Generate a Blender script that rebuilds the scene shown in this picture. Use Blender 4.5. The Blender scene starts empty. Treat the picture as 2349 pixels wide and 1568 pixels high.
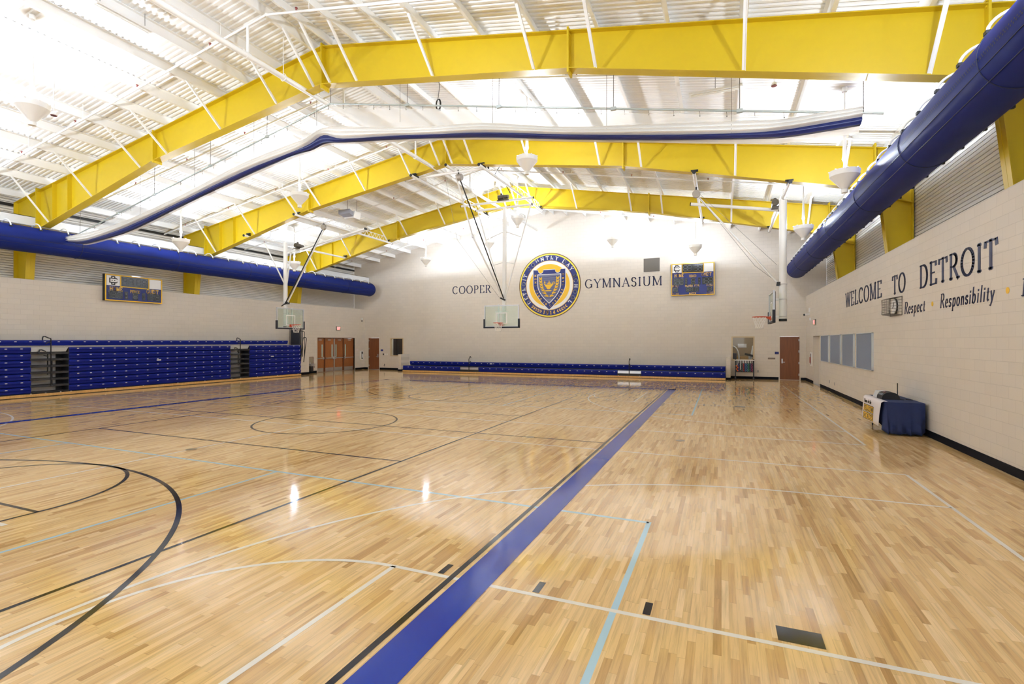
import bpy, bmesh, math, random
from mathutils import Vector, Matrix
random.seed(7)
PI = math.pi
sc = bpy.context.scene
COL = sc.collection

# ------------------------------------------------------------------ camera, light, exposure
cam_d = bpy.data.cameras.new('camera'); cam = bpy.data.objects.new('camera', cam_d); COL.objects.link(cam)
cam.location = (0, 0, 2.16)
cam.rotation_euler = (PI/2, 0, math.radians(22.5))
cam_d.sensor_width = 36.0
cam_d.lens = 1160.0/2349.0*36.0
cam_d.shift_y = -1.0/2349.0
cam_d.clip_start = 0.05; cam_d.clip_end = 200
sc.camera = cam
w = bpy.data.worlds.new('world'); sc.world = w; w.use_nodes = True
bg = w.node_tree.nodes['Background']; bg.inputs[0].default_value = (0.92, 0.97, 1.0, 1); bg.inputs[1].default_value = 1.25
sc.view_settings.view_transform = 'Standard'; sc.view_settings.look = 'None'
sc.view_settings.gamma = 1.0; sc.view_settings.use_curve_mapping = False
sc.view_settings.exposure = 0.92
LAMP_W = 560.0
try:
    sc.cycles.use_denoising = True
    sc.cycles.max_bounces = 12; sc.cycles.diffuse_bounces = 8; sc.cycles.glossy_bounces = 5
    sc.cycles.transmission_bounces = 8; sc.cycles.transparent_max_bounces = 16
    sc.cycles.sample_clamp_indirect = 6.0
    sc.cycles.caustics_reflective = False; sc.cycles.caustics_refractive = False
except Exception: pass

# portal for the made-up fill windows added in the rear wall, behind the viewer
_p = bpy.data.lights.new('fill_portal', 'AREA'); _p.shape = 'RECTANGLE'; _p.size = 27.0; _p.size_y = 5.2
try: _p.cycles.is_portal = True
except Exception: pass
_po = bpy.data.objects.new('fill_portal', _p); COL.objects.link(_po); _po.location = (-10.7, -7.15, 4.2); _po.rotation_euler = (PI/2, 0, 0)

# ------------------------------------------------------------------ materials
MATS = {}
def mat(name, col, rough=0.6, metal=0.0, spec=0.5, var=0.0, bump=0.0, bscale=40.0, emit=None, es=0.0, coat=0.0):
    if name in MATS: return MATS[name]
    m = bpy.data.materials.new(name); m.use_nodes = True
    nt = m.node_tree; b = nt.nodes['Principled BSDF']
    b.inputs['Base Color'].default_value = (*col, 1); b.inputs['Roughness'].default_value = rough
    b.inputs['Metallic'].default_value = metal; b.inputs['Specular IOR Level'].default_value = spec
    b.inputs['Coat Weight'].default_value = coat
    if emit: b.inputs['Emission Color'].default_value = (*emit, 1); b.inputs['Emission Strength'].default_value = es
    tc = nt.nodes.new('ShaderNodeTexCoord'); nz = nt.nodes.new('ShaderNodeTexNoise')
    nz.inputs['Scale'].default_value = bscale; nz.inputs['Detail'].default_value = 4
    nt.links.new(tc.outputs['Object'], nz.inputs['Vector'])
    if var > 0:
        mx = nt.nodes.new('ShaderNodeMix'); mx.data_type = 'RGBA'; mx.blend_type = 'MIX'
        mx.inputs['A'].default_value = (*[c*(1-var) for c in col], 1); mx.inputs['B'].default_value = (*[min(1, c*(1+var)) for c in col], 1)
        nt.links.new(nz.outputs['Fac'], mx.inputs['Factor']); nt.links.new(mx.outputs['Result'], b.inputs['Base Color'])
    if bump > 0:
        bp = nt.nodes.new('ShaderNodeBump'); bp.inputs['Strength'].default_value = bump; bp.inputs['Distance'].default_value = 0.01
        nt.links.new(nz.outputs['Fac'], bp.inputs['Height']); nt.links.new(bp.outputs['Normal'], b.inputs['Normal'])
    MATS[name] = m; return m

def math_node(nt, op, a, bval):
    n = nt.nodes.new('ShaderNodeMath'); n.operation = op
    for i, x in enumerate((a, bval)):
        if x is None: continue
        if isinstance(x, (int, float)): n.inputs[i].default_value = x
        else: nt.links.new(x, n.inputs[i])
    return n.outputs[0]

def wood_floor():
    m = bpy.data.materials.new('maple_floor'); m.use_nodes = True
    nt = m.node_tree; b = nt.nodes['Principled BSDF']
    tc = nt.nodes.new('ShaderNodeTexCoord')
    sp = nt.nodes.new('ShaderNodeSeparateXYZ'); nt.links.new(tc.outputs['Object'], sp.inputs[0])
    PW = 0.057
    xi = math_node(nt, 'DIVIDE', sp.outputs['X'], PW); row = math_node(nt, 'FLOOR', xi, None)
    fx = math_node(nt, 'FRACT', xi, None)
    wn = nt.nodes.new('ShaderNodeTexWhiteNoise'); wn.noise_dimensions = '1D'; nt.links.new(row, wn.inputs['W'])
    off = math_node(nt, 'MULTIPLY', wn.outputs['Value'], 7.3)
    wn3 = nt.nodes.new('ShaderNodeTexWhiteNoise'); wn3.noise_dimensions = '1D'
    nt.links.new(math_node(nt, 'ADD', row, 0.37), wn3.inputs['W'])
    ln = math_node(nt, 'ADD', math_node(nt, 'MULTIPLY', wn3.outputs['Value'], 0.5), 0.35)
    yi = math_node(nt, 'DIVIDE', math_node(nt, 'ADD', sp.outputs['Y'], off), ln)
    pl = math_node(nt, 'FLOOR', yi, None); fy = math_node(nt, 'FRACT', yi, None)
    cv = nt.nodes.new('ShaderNodeCombineXYZ'); nt.links.new(row, cv.inputs[0]); nt.links.new(pl, cv.inputs[1])
    wn2 = nt.nodes.new('ShaderNodeTexWhiteNoise'); wn2.noise_dimensions = '2D'; nt.links.new(cv.outputs[0], wn2.inputs['Vector'])
    # grain
    mp = nt.nodes.new('ShaderNodeMapping'); mp.inputs['Scale'].default_value = (38, 1.6, 1)
    addv = nt.nodes.new('ShaderNodeVectorMath'); addv.operation = 'ADD'
    sv = nt.nodes.new('ShaderNodeVectorMath'); sv.operation = 'SCALE'; sv.inputs['Scale'].default_value = 9.0
    nt.links.new(wn2.outputs['Color'], sv.inputs[0])
    nt.links.new(tc.outputs['Object'], addv.inputs[0]); nt.links.new(sv.outputs[0], addv.inputs[1])
    nt.links.new(addv.outputs[0], mp.inputs['Vector'])
    gr = nt.nodes.new('ShaderNodeTexNoise'); gr.inputs['Scale'].default_value = 1.0; gr.inputs['Detail'].default_value = 5; gr.inputs['Roughness'].default_value = 0.6
    nt.links.new(mp.outputs[0], gr.inputs['Vector'])
    cr = nt.nodes.new('ShaderNodeValToRGB')
    cr.color_ramp.elements[0].position = 0.0; cr.color_ramp.elements[0].color = (0.50, 0.30, 0.115, 1)
    cr.color_ramp.elements[1].position = 1.0; cr.color_ramp.elements[1].color = (0.82, 0.60, 0.32, 1)
    e = cr.color_ramp.elements.new(0.13); e.color = (0.63, 0.405, 0.17, 1)
    e = cr.color_ramp.elements.new(0.45); e.color = (0.72, 0.495, 0.225, 1)
    e = cr.color_ramp.elements.new(0.8); e.color = (0.765, 0.535, 0.255, 1)
    nt.links.new(wn2.outputs['Value'], cr.inputs[0])
    gr2 = nt.nodes.new('ShaderNodeMapRange'); gr2.inputs['From Min'].default_value = 0.28; gr2.inputs['From Max'].default_value = 0.55
    gr2.inputs['To Min'].default_value = 0.72; gr2.inputs['To Max'].default_value = 1.05
    nt.links.new(gr.outputs['Fac'], gr2.inputs['Value'])
    mx = nt.nodes.new('ShaderNodeMix'); mx.data_type = 'RGBA'; mx.blend_type = 'MULTIPLY'; mx.inputs['Factor'].default_value = 1
    nt.links.new(cr.outputs[0], mx.inputs['A']); nt.links.new(gr2.outputs[0], mx.inputs['B'])
    # board gaps
    gx = math_node(nt, 'LESS_THAN', fx, 0.022)
    gy = math_node(nt, 'LESS_THAN', fy, 0.005)
    gg = math_node(nt, 'MULTIPLY', math_node(nt, 'MAXIMUM', gx, gy), 0.42)
    mg = nt.nodes.new('ShaderNodeMix'); mg.data_type = 'RGBA'; mg.inputs['B'].default_value = (0.20, 0.10, 0.035, 1)
    nt.links.new(gg, mg.inputs['Factor']); nt.links.new(mx.outputs['Result'], mg.inputs['A'])
    nt.links.new(mg.outputs['Result'], b.inputs['Base Color'])
    floor_gloss(nt, b, tc)
    return m
def floor_gloss(nt, b, tc):
    b.inputs['Roughness'].default_value = 0.085; b.inputs['Specular IOR Level'].default_value = 0.32
    mp = nt.nodes.new('ShaderNodeMapping'); mp.inputs['Scale'].default_value = (6, 1.3, 1)
    nt.links.new(tc.outputs['Object'], mp.inputs['Vector'])
    n = nt.nodes.new('ShaderNodeTexNoise'); n.inputs['Scale'].default_value = 1.0; n.inputs['Detail'].default_value = 3
    nt.links.new(mp.outputs[0], n.inputs['Vector'])
    bp = nt.nodes.new('ShaderNodeBump'); bp.inputs['Strength'].default_value = 0.02; bp.inputs['Distance'].default_value = 0.01
    nt.links.new(n.outputs['Fac'], bp.inputs['Height']); nt.links.new(bp.outputs['Normal'], b.inputs['Normal'])
def paint(name, col):
    m = bpy.data.materials.new(name); m.use_nodes = True; nt = m.node_tree; b = nt.nodes['Principled BSDF']
    b.inputs['Base Color'].default_value = (*col, 1)
    tc = nt.nodes.new('ShaderNodeTexCoord'); floor_gloss(nt, b, tc); return m

def block_wall(name, axis, col):
    """painted concrete block, running bond 0.406 x 0.203 m; axis = the horizontal axis of the wall"""
    m = bpy.data.materials.new(name); m.use_nodes = True; nt = m.node_tree; b = nt.nodes['Principled BSDF']
    tc = nt.nodes.new('ShaderNodeTexCoord'); sp = nt.nodes.new('ShaderNodeSeparateXYZ'); nt.links.new(tc.outputs['Object'], sp.inputs[0])
    cv = nt.nodes.new('ShaderNodeCombineXYZ'); nt.links.new(sp.outputs[axis], cv.inputs[0]); nt.links.new(sp.outputs['Z'], cv.inputs[1])
    br = nt.nodes.new('ShaderNodeTexBrick'); br.inputs['Scale'].default_value = 1.0
    br.inputs['Brick Width'].default_value = 0.406; br.inputs['Row Height'].default_value = 0.203; br.inputs['Mortar Size'].default_value = 0.005
    br.inputs['Mortar Smooth'].default_value = 0.3; br.inputs['Bias'].default_value = 0.0
    br.inputs['Color1'].default_value = (*[c*1.02 for c in col], 1); br.inputs['Color2'].default_value = (*[c*0.98 for c in col], 1)
    br.inputs['Mortar'].default_value = (*[c*0.86 for c in col], 1)
    nt.links.new(cv.outputs[0], br.inputs['Vector'])
    nz = nt.nodes.new('ShaderNodeTexNoise'); nz.inputs['Scale'].default_value = 60; nz.inputs['Detail'].default_value = 3
    nt.links.new(tc.outputs['Object'], nz.inputs['Vector'])
    h = math_node(nt, 'SUBTRACT', math_node(nt, 'MULTIPLY', nz.outputs['Fac'], 0.12), br.outputs['Fac'])
    bp = nt.nodes.new('ShaderNodeBump'); bp.inputs['Strength'].default_value = 0.35; bp.inputs['Distance'].default_value = 0.006
    nt.links.new(h, bp.inputs['Height']); nt.links.new(bp.outputs['Normal'], b.inputs['Normal'])
    nt.links.new(br.outputs['Color'], b.inputs['Base Color'])
    b.inputs['Roughness'].default_value = 0.6; b.inputs['Specular IOR Level'].default_value = 0.25
    return m
def veneer(name, c1, c2):
    m = bpy.data.materials.new(name); m.use_nodes = True; nt = m.node_tree; b = nt.nodes['Principled BSDF']
    tc = nt.nodes.new('ShaderNodeTexCoord'); mp = nt.nodes.new('ShaderNodeMapping'); mp.inputs['Scale'].default_value = (28, 28, 1.5)
    nt.links.new(tc.outputs['Object'], mp.inputs['Vector'])
    n = nt.nodes.new('ShaderNodeTexNoise'); n.inputs['Scale'].default_value = 1.0; n.inputs['Detail'].default_value = 5
    nt.links.new(mp.outputs[0], n.inputs['Vector'])
    cr = nt.nodes.new('ShaderNodeValToRGB'); cr.color_ramp.elements[0].position = 0.3; cr.color_ramp.elements[0].color = (*c1, 1)
    cr.color_ramp.elements[1].position = 0.7; cr.color_ramp.elements[1].color = (*c2, 1)
    nt.links.new(n.outputs['Fac'], cr.inputs[0]); nt.links.new(cr.outputs[0], b.inputs['Base Color'])
    b.inputs['Roughness'].default_value = 0.35; return m
def glass_mat(name, tint, alpha):
    m = bpy.data.materials.new(name); m.use_nodes = True; nt = m.node_tree
    for n in list(nt.nodes):
        if n.type != 'OUTPUT_MATERIAL': nt.nodes.remove(n)
    out = [n for n in nt.nodes if n.type == 'OUTPUT_MATERIAL'][0]
    tr = nt.nodes.new('ShaderNodeBsdfTransparent'); tr.inputs[0].default_value = (*tint, 1)
    gl = nt.nodes.new('ShaderNodeBsdfGlossy'); gl.inputs['Roughness'].default_value = 0.03
    lw = nt.nodes.new('ShaderNodeLayerWeight'); lw.inputs['Blend'].default_value = 0.5
    fv = math_node(nt, 'ADD', math_node(nt, 'MULTIPLY', math_node(nt, 'POWER', lw.outputs['Facing'], 5.0), 0.5), 0.025)
    ms = nt.nodes.new('ShaderNodeMixShader'); nt.links.new(fv, ms.inputs[0])
    nt.links.new(tr.outputs[0], ms.inputs[1]); nt.links.new(gl.outputs[0], ms.inputs[2])
    df = nt.nodes.new('ShaderNodeBsdfDiffuse'); df.inputs[0].default_value = (0.8, 0.85, 0.82, 1)
    m2 = nt.nodes.new('ShaderNodeMixShader'); m2.inputs[0].default_value = alpha
    nt.links.new(ms.outputs[0], m2.inputs[1]); nt.links.new(df.outputs[0], m2.inputs[2])
    nt.links.new(m2.outputs[0], out.inputs[0]); return m
def sheer_mat(name, col, cover):
    """woven mesh fabric: part of the light passes between the threads"""
    m = bpy.data.materials.new(name); m.use_nodes = True; nt = m.node_tree
    for n in list(nt.nodes):
        if n.type != 'OUTPUT_MATERIAL': nt.nodes.remove(n)
    out = [n for n in nt.nodes if n.type == 'OUTPUT_MATERIAL'][0]
    tr = nt.nodes.new('ShaderNodeBsdfTransparent')
    df = nt.nodes.new('ShaderNodeBsdfDiffuse'); df.inputs[0].default_value = (*col, 1)
    tl = nt.nodes.new('ShaderNodeBsdfTranslucent'); tl.inputs[0].default_value = (*col, 1)
    a = nt.nodes.new('ShaderNodeMixShader'); a.inputs[0].default_value = 0.5
    nt.links.new(df.outputs[0], a.inputs[1]); nt.links.new(tl.outputs[0], a.inputs[2])
    ms = nt.nodes.new('ShaderNodeMixShader'); ms.inputs[0].default_value = cover
    nt.links.new(tr.outputs[0], ms.inputs[1]); nt.links.new(a.outputs[0], ms.inputs[2])
    nt.links.new(ms.outputs[0], out.inputs[0]); return m

WALLC = (0.70, 0.65, 0.585)
M_floor = wood_floor()
M_wx = block_wall('cream_block_x', 'X', WALLC); M_wy = block_wall('cream_block_y', 'Y', WALLC)
M_cream = mat('cream_paint', WALLC, 0.6, var=0.02)
M_base = mat('black_vinyl', (0.006, 0.007, 0.012), 0.6, spec=0.08)
M_navyline = paint('navy_floor_paint', (0.008, 0.038, 0.34))
M_blackline = paint('black_floor_paint', (0.012, 0.012, 0.018))
M_whiteline = paint('white_floor_paint', (0.80, 0.77, 0.68))
M_lightblue = paint('light_blue_floor_paint', (0.43, 0.63, 0.72))
M_yellow = mat('yellow_steel_paint', (0.60, 0.43, 0.008), 0.42, var=0.04, bscale=6)
M_white = mat('white_steel_paint', (0.83, 0.83, 0.82), 0.5, var=0.02)
M_deck = mat('white_roof_deck', (0.86, 0.86, 0.85), 0.55, var=0.02)
M_siding = mat('white_metal_siding', (0.74, 0.71, 0.66), 0.5)
M_duct = mat('navy_duct_fabric', (0.010, 0.021, 0.16), 0.55, spec=0.12, var=0.12, bscale=3, bump=0.05)
M_seam = mat('dark_navy_seam', (0.012, 0.017, 0.06), 0.5)
M_black = mat('black_rubber', (0.012, 0.012, 0.014), 0.5)
M_blackm = mat('black_metal', (0.015, 0.016, 0.022), 0.35, metal=0.3)
M_seat = mat('navy_plastic_seat', (0.005, 0.013, 0.20), 0.38, spec=0.18, var=0.12, bscale=2)
M_tag = mat('white_number_plate', (0.75, 0.75, 0.75), 0.4)
M_steel = mat('brushed_steel', (0.62, 0.63, 0.66), 0.3, metal=0.9)
M_galv = mat('galvanised_pipe', (0.45, 0.50, 0.49), 0.35, metal=0.6)
M_maple = veneer('maple_skirt', (0.55, 0.31, 0.10), (0.70, 0.44, 0.17))
M_door = veneer('brown_door_veneer', (0.165, 0.052, 0.017), (0.225, 0.075, 0.026))
M_door2 = veneer('orange_door_veneer', (0.27, 0.088, 0.024), (0.34, 0.12, 0.036))
M_frame = mat('tan_door_frame', (0.60, 0.48, 0.30), 0.5)
M_wood_dark = veneer('dark_wood_jamb', (0.11, 0.032, 0.012), (0.15, 0.045, 0.017))
M_glass = glass_mat('clear_glass', (0.90, 0.96, 0.93), 0.05)
M_wglass = glass_mat('window_glass', (0.97, 0.98, 0.97), 0.01)
M_vision = mat('vision_glass', (0.42, 0.58, 0.54), 0.1)
M_red = mat('orange_red_rim', (0.62, 0.075, 0.022), 0.35)
M_net = mat('white_net_cord', (0.85, 0.84, 0.82), 0.7)
M_pad = mat('navy_black_pad', (0.008, 0.011, 0.022), 0.55)
M_whitepanel = mat('white_panel', (0.86, 0.86, 0.86), 0.4)
M_navyp = mat('navy_sign_paint', (0.014, 0.025, 0.175), 0.45)
M_navydark = mat('navy_letter_paint', (0.010, 0.017, 0.075), 0.5)
M_gold = mat('gold_sign_paint', (0.86, 0.52, 0.02), 0.45)
M_goldthin = mat('yellow_letter_paint', (0.95, 0.62, 0.10), 0.45)
M_led = mat('unlit_display_glass', (0.006, 0.006, 0.008), 0.25)
M_seg = mat('grey_unlit_segment', (0.085, 0.095, 0.11), 0.4)
M_sheer = sheer_mat('white_sheer_mesh', (0.86, 0.85, 0.82), 0.34)
M_vinyl = mat('white_vinyl_curtain', (0.84, 0.83, 0.80), 0.5, var=0.03)
M_navyv = mat('navy_vinyl_border', (0.010, 0.020, 0.125), 0.4)
M_cloth = mat('navy_tablecloth', (0.013, 0.026, 0.105), 0.8, var=0.15, bscale=25, bump=0.1)
M_panelf = mat('blue_grey_acoustic_fabric', (0.215, 0.255, 0.345), 0.9, var=0.08, bscale=90)
M_grille = mat('grey_grille_metal', (0.16, 0.145, 0.125), 0.6)
M_greyp = mat('grey_stripe_paint', (0.30, 0.32, 0.40), 0.5)
M_lamp = mat('lit_lamp_glass', (1, 1, 1), 0.4, emit=(1, 0.97, 0.9), es=4.0)
M_exit = mat('lit_red_exit_letters', (0.9, 0.1, 0.1), 0.4, emit=(1, 0.12, 0.12), es=2.2)
M_exitbox = mat('exit_sign_face', (0.72, 0.66, 0.60), 0.4)
M_cable = mat('thin_grey_cable', (0.20, 0.19, 0.18), 0.5)
M_brownwire = mat('grey_wire', (0.10, 0.09, 0.08), 0.5)

# ------------------------------------------------------------------ mesh builder
ROOTLOC = {}
class MB:
    def __init__(s): s.v = []; s.f = []; s.m = []
    def add(s, vs, fs, mi=0):
        o = len(s.v); s.v += [tuple(v) for v in vs]; s.f += [tuple(o+i for i in f) for f in fs]; s.m += [mi]*len(fs)
    def box(s, a, b, mi=0):
        x0, x1 = sorted((a[0], b[0])); y0, y1 = sorted((a[1], b[1])); z0, z1 = sorted((a[2], b[2]))
        s.add([(x0,y0,z0),(x1,y0,z0),(x1,y1,z0),(x0,y1,z0),(x0,y0,z1),(x1,y0,z1),(x1,y1,z1),(x0,y1,z1)],
              [(0,3,2,1),(4,5,6,7),(0,1,5,4),(1,2,6,5),(2,3,7,6),(3,0,4,7)], mi); return s
    def prism(s, pts, ext, mi=0):
        """closed polygon of 3D points extruded by a vector"""
        n = len(pts); e = Vector(ext); a = [Vector(p) for p in pts]; bb = [p+e for p in a]
        nrm = Vector((0,0,0))
        for i in range(n): nrm += a[i].cross(a[(i+1) % n])
        if nrm.dot(e) > 0: a = a[::-1]; bb = bb[::-1]
        s.add(a+bb, [tuple(range(n)), tuple(range(2*n-1, n-1, -1))]+[(i, i+n, (i+1) % n+n, (i+1) % n) for i in range(n)], mi); return s
    def bar(s, p, q, w, h=None, mi=0, up=(0,0,1)):
        """rectangular bar from p to q, w across, h along up"""
        h = h or w; p = Vector(p); q = Vector(q); d = (q-p).normalized(); u = Vector(up)
        if abs(d.dot(u)) > 0.98: u = Vector((1,0,0)) if abs(d.x) < .9 else Vector((0,1,0))
        r = d.cross(u).normalized(); u = r.cross(d).normalized()
        c = [r*w/2+u*h/2, -r*w/2+u*h/2, -r*w/2-u*h/2, r*w/2-u*h/2]
        s.add([p+x for x in c]+[q+x for x in c], [(0,1,2,3),(7,6,5,4)]+[(i, i+4, (i+1) % 4+4, (i+1) % 4) for i in range(4)], mi); return s
    def tube(s, pts, r, n=10, mi=0, caps=True, closed=False):
        pts = [Vector(p) for p in pts]; N = len(pts); rings = []
        rr = r if isinstance(r, (list, tuple)) else [r]*N
        u = None
        for i in range(N):
            if closed: d = (pts[(i+1) % N]-pts[i-1]).normalized()
            else: d = (pts[min(i+1, N-1)]-pts[max(i-1, 0)]).normalized()
            if u is None:
                u = Vector((0,0,1)) if abs(d.z) < .9 else Vector((1,0,0))
            u = (u-d*u.dot(d)).normalized(); w2 = d.cross(u)
            rings.append([pts[i]+(u*math.cos(2*PI*k/n)+w2*math.sin(2*PI*k/n))*rr[i] for k in range(n)])
        vs = [v for R in rings for v in R]; fs = []
        for i in range(N if closed else N-1):
            j = (i+1) % N
            for k in range(n): fs.append((i*n+k, i*n+(k+1) % n, j*n+(k+1) % n, j*n+k))
        if caps and not closed:
            fs.append(tuple(range(n-1, -1, -1))); fs.append(tuple((N-1)*n+k for k in range(n)))
        s.add(vs, fs, mi); return s
    def lathe(s, prof, c=(0,0,0), n=24, mi=0):
        """profile of (r, z) turned about a vertical axis at c"""
        vs = []; fs = []
        for (r, z) in prof:
            for k in range(n): vs.append((c[0]+r*math.cos(2*PI*k/n), c[1]+r*math.sin(2*PI*k/n), c[2]+z))
        for i in range(len(prof)-1):
            for k in range(n): fs.append((i*n+k, i*n+(k+1) % n, (i+1)*n+(k+1) % n, (i+1)*n+k))
        s.add(vs, fs, mi); return s
    def disc(s, c, r, nrm, n=16, mi=0, depth=0.0):
        nrm = Vector(nrm).normalized(); u = Vector((0,0,1)) if abs(nrm.z) < .9 else Vector((1,0,0)); u = (u-nrm*u.dot(nrm)).normalized(); w2 = nrm.cross(u)
        P = [Vector(c)+(u*math.cos(2*PI*k/n)+w2*math.sin(2*PI*k/n))*r for k in range(n)]
        if depth: return s.prism(P, nrm*depth, mi)
        s.add(P, [tuple(range(n))], mi); return s
    def sphere(s, c, r, n=12, mi=0):
        prof = [(max(1e-4, r*math.sin(PI*i/(n//2))), -r*math.cos(PI*i/(n//2))) for i in range(n//2+1)]
        return s.lathe(prof, c, n, mi)
    def build(s, name, mats, parent=None, smooth=None, kind=None, label=None):
        if not isinstance(mats, (list, tuple)): mats = [mats]
        me = bpy.data.meshes.new(name)
        off = Vector((0,0,0))
        if parent is not None: off = ROOTLOC.get(parent.name, Vector((0,0,0)))
        me.from_pydata([tuple(Vector(v)-off) for v in s.v], [], s.f)
        for m in mats: me.materials.append(m)
        me.polygons.foreach_set('material_index', s.m)
        me.update()
        bm = bmesh.new(); bm.from_mesh(me); bmesh.ops.recalc_face_normals(bm, faces=bm.faces)
        if smooth:
            for f in bm.faces: f.smooth = True
            for e in bm.edges:
                if len(e.link_faces) == 2 and e.calc_face_angle(0) > smooth: e.smooth = False
        bm.to_mesh(me); bm.free()
        o = bpy.data.objects.new(name, me); COL.objects.link(o)
        if parent is not None: o.parent = parent; ROOTLOC[o.name] = off
        if kind: o['kind'] = kind
        if label: o['label'] = label
        return o
SM = math.radians(38)
def thing(name, label, cat, loc=(0,0,0), group=None):
    o = bpy.data.objects.new(name, None); COL.objects.link(o); o.location = loc; o.empty_display_size = 0.2
    o['label'] = label; o['category'] = cat
    if group: o['group'] = group
    ROOTLOC[o.name] = Vector(loc); return o
def tag(o, label, cat, group=None):
    o['label'] = label; o['category'] = cat
    if group: o['group'] = group
    return o
def copy_tree(o, parent=None):
    c = o.copy(); COL.objects.link(c)
    if parent is not None: c.parent = parent
    for ch in list(o.children): copy_tree(ch, c)
    return c
def arc(cx, cy, rx, ry, a0, a1, n):
    return [(cx+rx*math.cos(math.radians(a0+(a1-a0)*i/n)), cy+ry*math.sin(math.radians(a0+(a1-a0)*i/n))) for i in range(n+1)]

# ------------------------------------------------------------------ dimensions of the hall
RX = -10.65                       # ridge
YF = 32.25                        # far wall
XR, XL = 4.345, -25.9             # low block walls
SXR, SXL = 5.32, -26.9            # metal siding above them
ZW = 4.68                         # top of the low walls
YB = -7.0                         # open end behind the viewer
def zroof(x): return 10.93-0.1735*abs(x-RX)
def zraf(x): return zroof(x)-0.25

# ------------------------------------------------------------------ floor
mb = MB(); mb.box((-27.2, YB, -0.12), (5.6, 33.4, 0.0))
floor = mb.build('floor', M_floor, kind='structure'); floor['label'] = 'glossy maple strip sports floor'
ROOTLOC[floor.name] = Vector((0,0,0))

def wall_holes(mb, fixed, axis, u0, u1, v0, v1, d0, d1, holes, mi=0):
    """rectangular wall with openings; axis 'x' = wall runs along X at y d0..d1, 'y' = wall runs along Y at x d0..d1"""
    us = sorted(set([u0, u1]+[h[0] for h in holes]+[h[1] for h in holes]))
    for a, b in zip(us[:-1], us[1:]):
        hs = sorted([(h[2], h[3]) for h in holes if h[0] <= a+1e-6 and h[1] >= b-1e-6])
        z = v0
        for (h0, h1) in hs+[(v1, v1)]:
            if h0 > z+1e-6:
                if axis == 'x': mb.box((a, d0, z), (b, d1, h0), mi)
                else: mb.box((d0, a, z), (d1, b, h0), mi)
            z = max(z, h1)
    return mb
DL = (-25.50, -24.50, 0, 2.44); DR = (3.05, 4.03, 0, 2.44)
WL = (-23.40, -22.33, 1.10, 2.38); WRr = (0.60, 1.70, 1.12, 2.40)
mb = MB(); wall_holes(mb, YF, 'x', SXL, SXR, 0, 7.0, YF, YF+0.3, [DL, DR, WL, WRr])
mb.prism([(SXL, YF, 7.0), (SXR, YF, 7.0), (SXR, YF, zroof(SXR)), (RX, YF, zroof(RX)), (SXL, YF, zroof(SXL))], (0, 0.3, 0))
wf = mb.build('wall_far', M_wx, kind='structure')
mb = MB(); DD = (27.24, 31.1, 0, 2.44)
wall_holes(mb, XL, 'y', YB, YF, 0, ZW, XL-0.3, XL, [DD])
mb.box((SXL, YB, ZW-0.1), (XL-0.3, YF, ZW))
mb.box((SXL, 27.0, 0), (SXL+0.1, 31.4, ZW-0.1))
mb.build('wall_left', M_wy, kind='structure')
mb = MB(); OD = (27.86, 29.8, 0, 2.44)
wall_holes(mb, XR, 'y', YB, YF, 0, ZW, XR, XR+0.3, [OD])
mb.box((XR+0.3, YB, ZW-0.1), (SXR, YF, ZW))

mb.build('wall_right', M_wy, kind='structure')
BW_FILL = [(-24.2+4.5*k+0.1, -24.2+4.5*(k+1)-0.1, 1.6, 6.8) for k in range(6)]  # invented window openings, added so sky light fills the lower walls
mb = wall_holes(MB(), YB, 'x', SXL, SXR, 0, 7.0, YB-0.3, YB, BW_FILL); mb.prism([(SXL, YB-0.3, 7.0), (SXR, YB-0.3, 7.0), (SXR, YB-0.3, zroof(SXR)), (RX, YB-0.3, zroof(RX)), (SXL, YB-0.3, zroof(SXL))], (0, 0.3, 0)); mb.build('wall_back', M_wx, kind='structure')
# ribbed metal siding
def siding(x, sgn, name):
    prof = []; z = ZW
    top = zroof(x)-0.02
    while z < top:
        prof += [(x, z), (x, min(top, z+0.082)), (x+sgn*0.03, min(top, z+0.083)), (x+sgn*0.03, min(top, z+0.099))]
        z += 0.1
    mb = MB(); n = len(prof); vs = [(a, YB, b) for a, b in prof]+[(a, YF, b) for a, b in prof]
    mb.add(vs, [(i, i+1, n+i+1, n+i) for i in range(n-1)])
    mb.box((x+sgn*0.03, YB, ZW-0.1), (x+sgn*0.1, YF, top+0.3))
    o = mb.build(name, M_siding, kind='structure'); return o
siding(SXR, 1, 'wall_right_siding'); siding(SXL, -1, 'wall_left_siding')
# base boards (vinyl, black)
def baseb(name, boxes):
    mb = MB()
    for a, b in boxes: mb.box(a, b)
    mb.build(name, M_base, kind='structure')
baseb('baseboard_right', [((XR-0.012, YB, 0), (XR, OD[0], 0.15)), ((XR-0.012, OD[1], 0), (XR, YF, 0.15))])
baseb('baseboard_far', [((XL, YF-0.012, 0), (DL[0]-0.06, YF, 0.15)), ((DL[1]+0.06, YF-0.012, 0), (-21.97, YF, 0.15)), ((0.5, YF-0.012, 0), (DR[0]-0.06, YF, 0.15)), ((DR[1]+0.06, YF-0.012, 0), (XR, YF, 0.15))])
baseb('baseboard_left', [((XL, 25.8, 0), (XL+0.012, DD[0]-0.06, 0.15)), ((XL, DD[1]+0.06, 0), (XL+0.012, YF, 0.15))])
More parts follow.
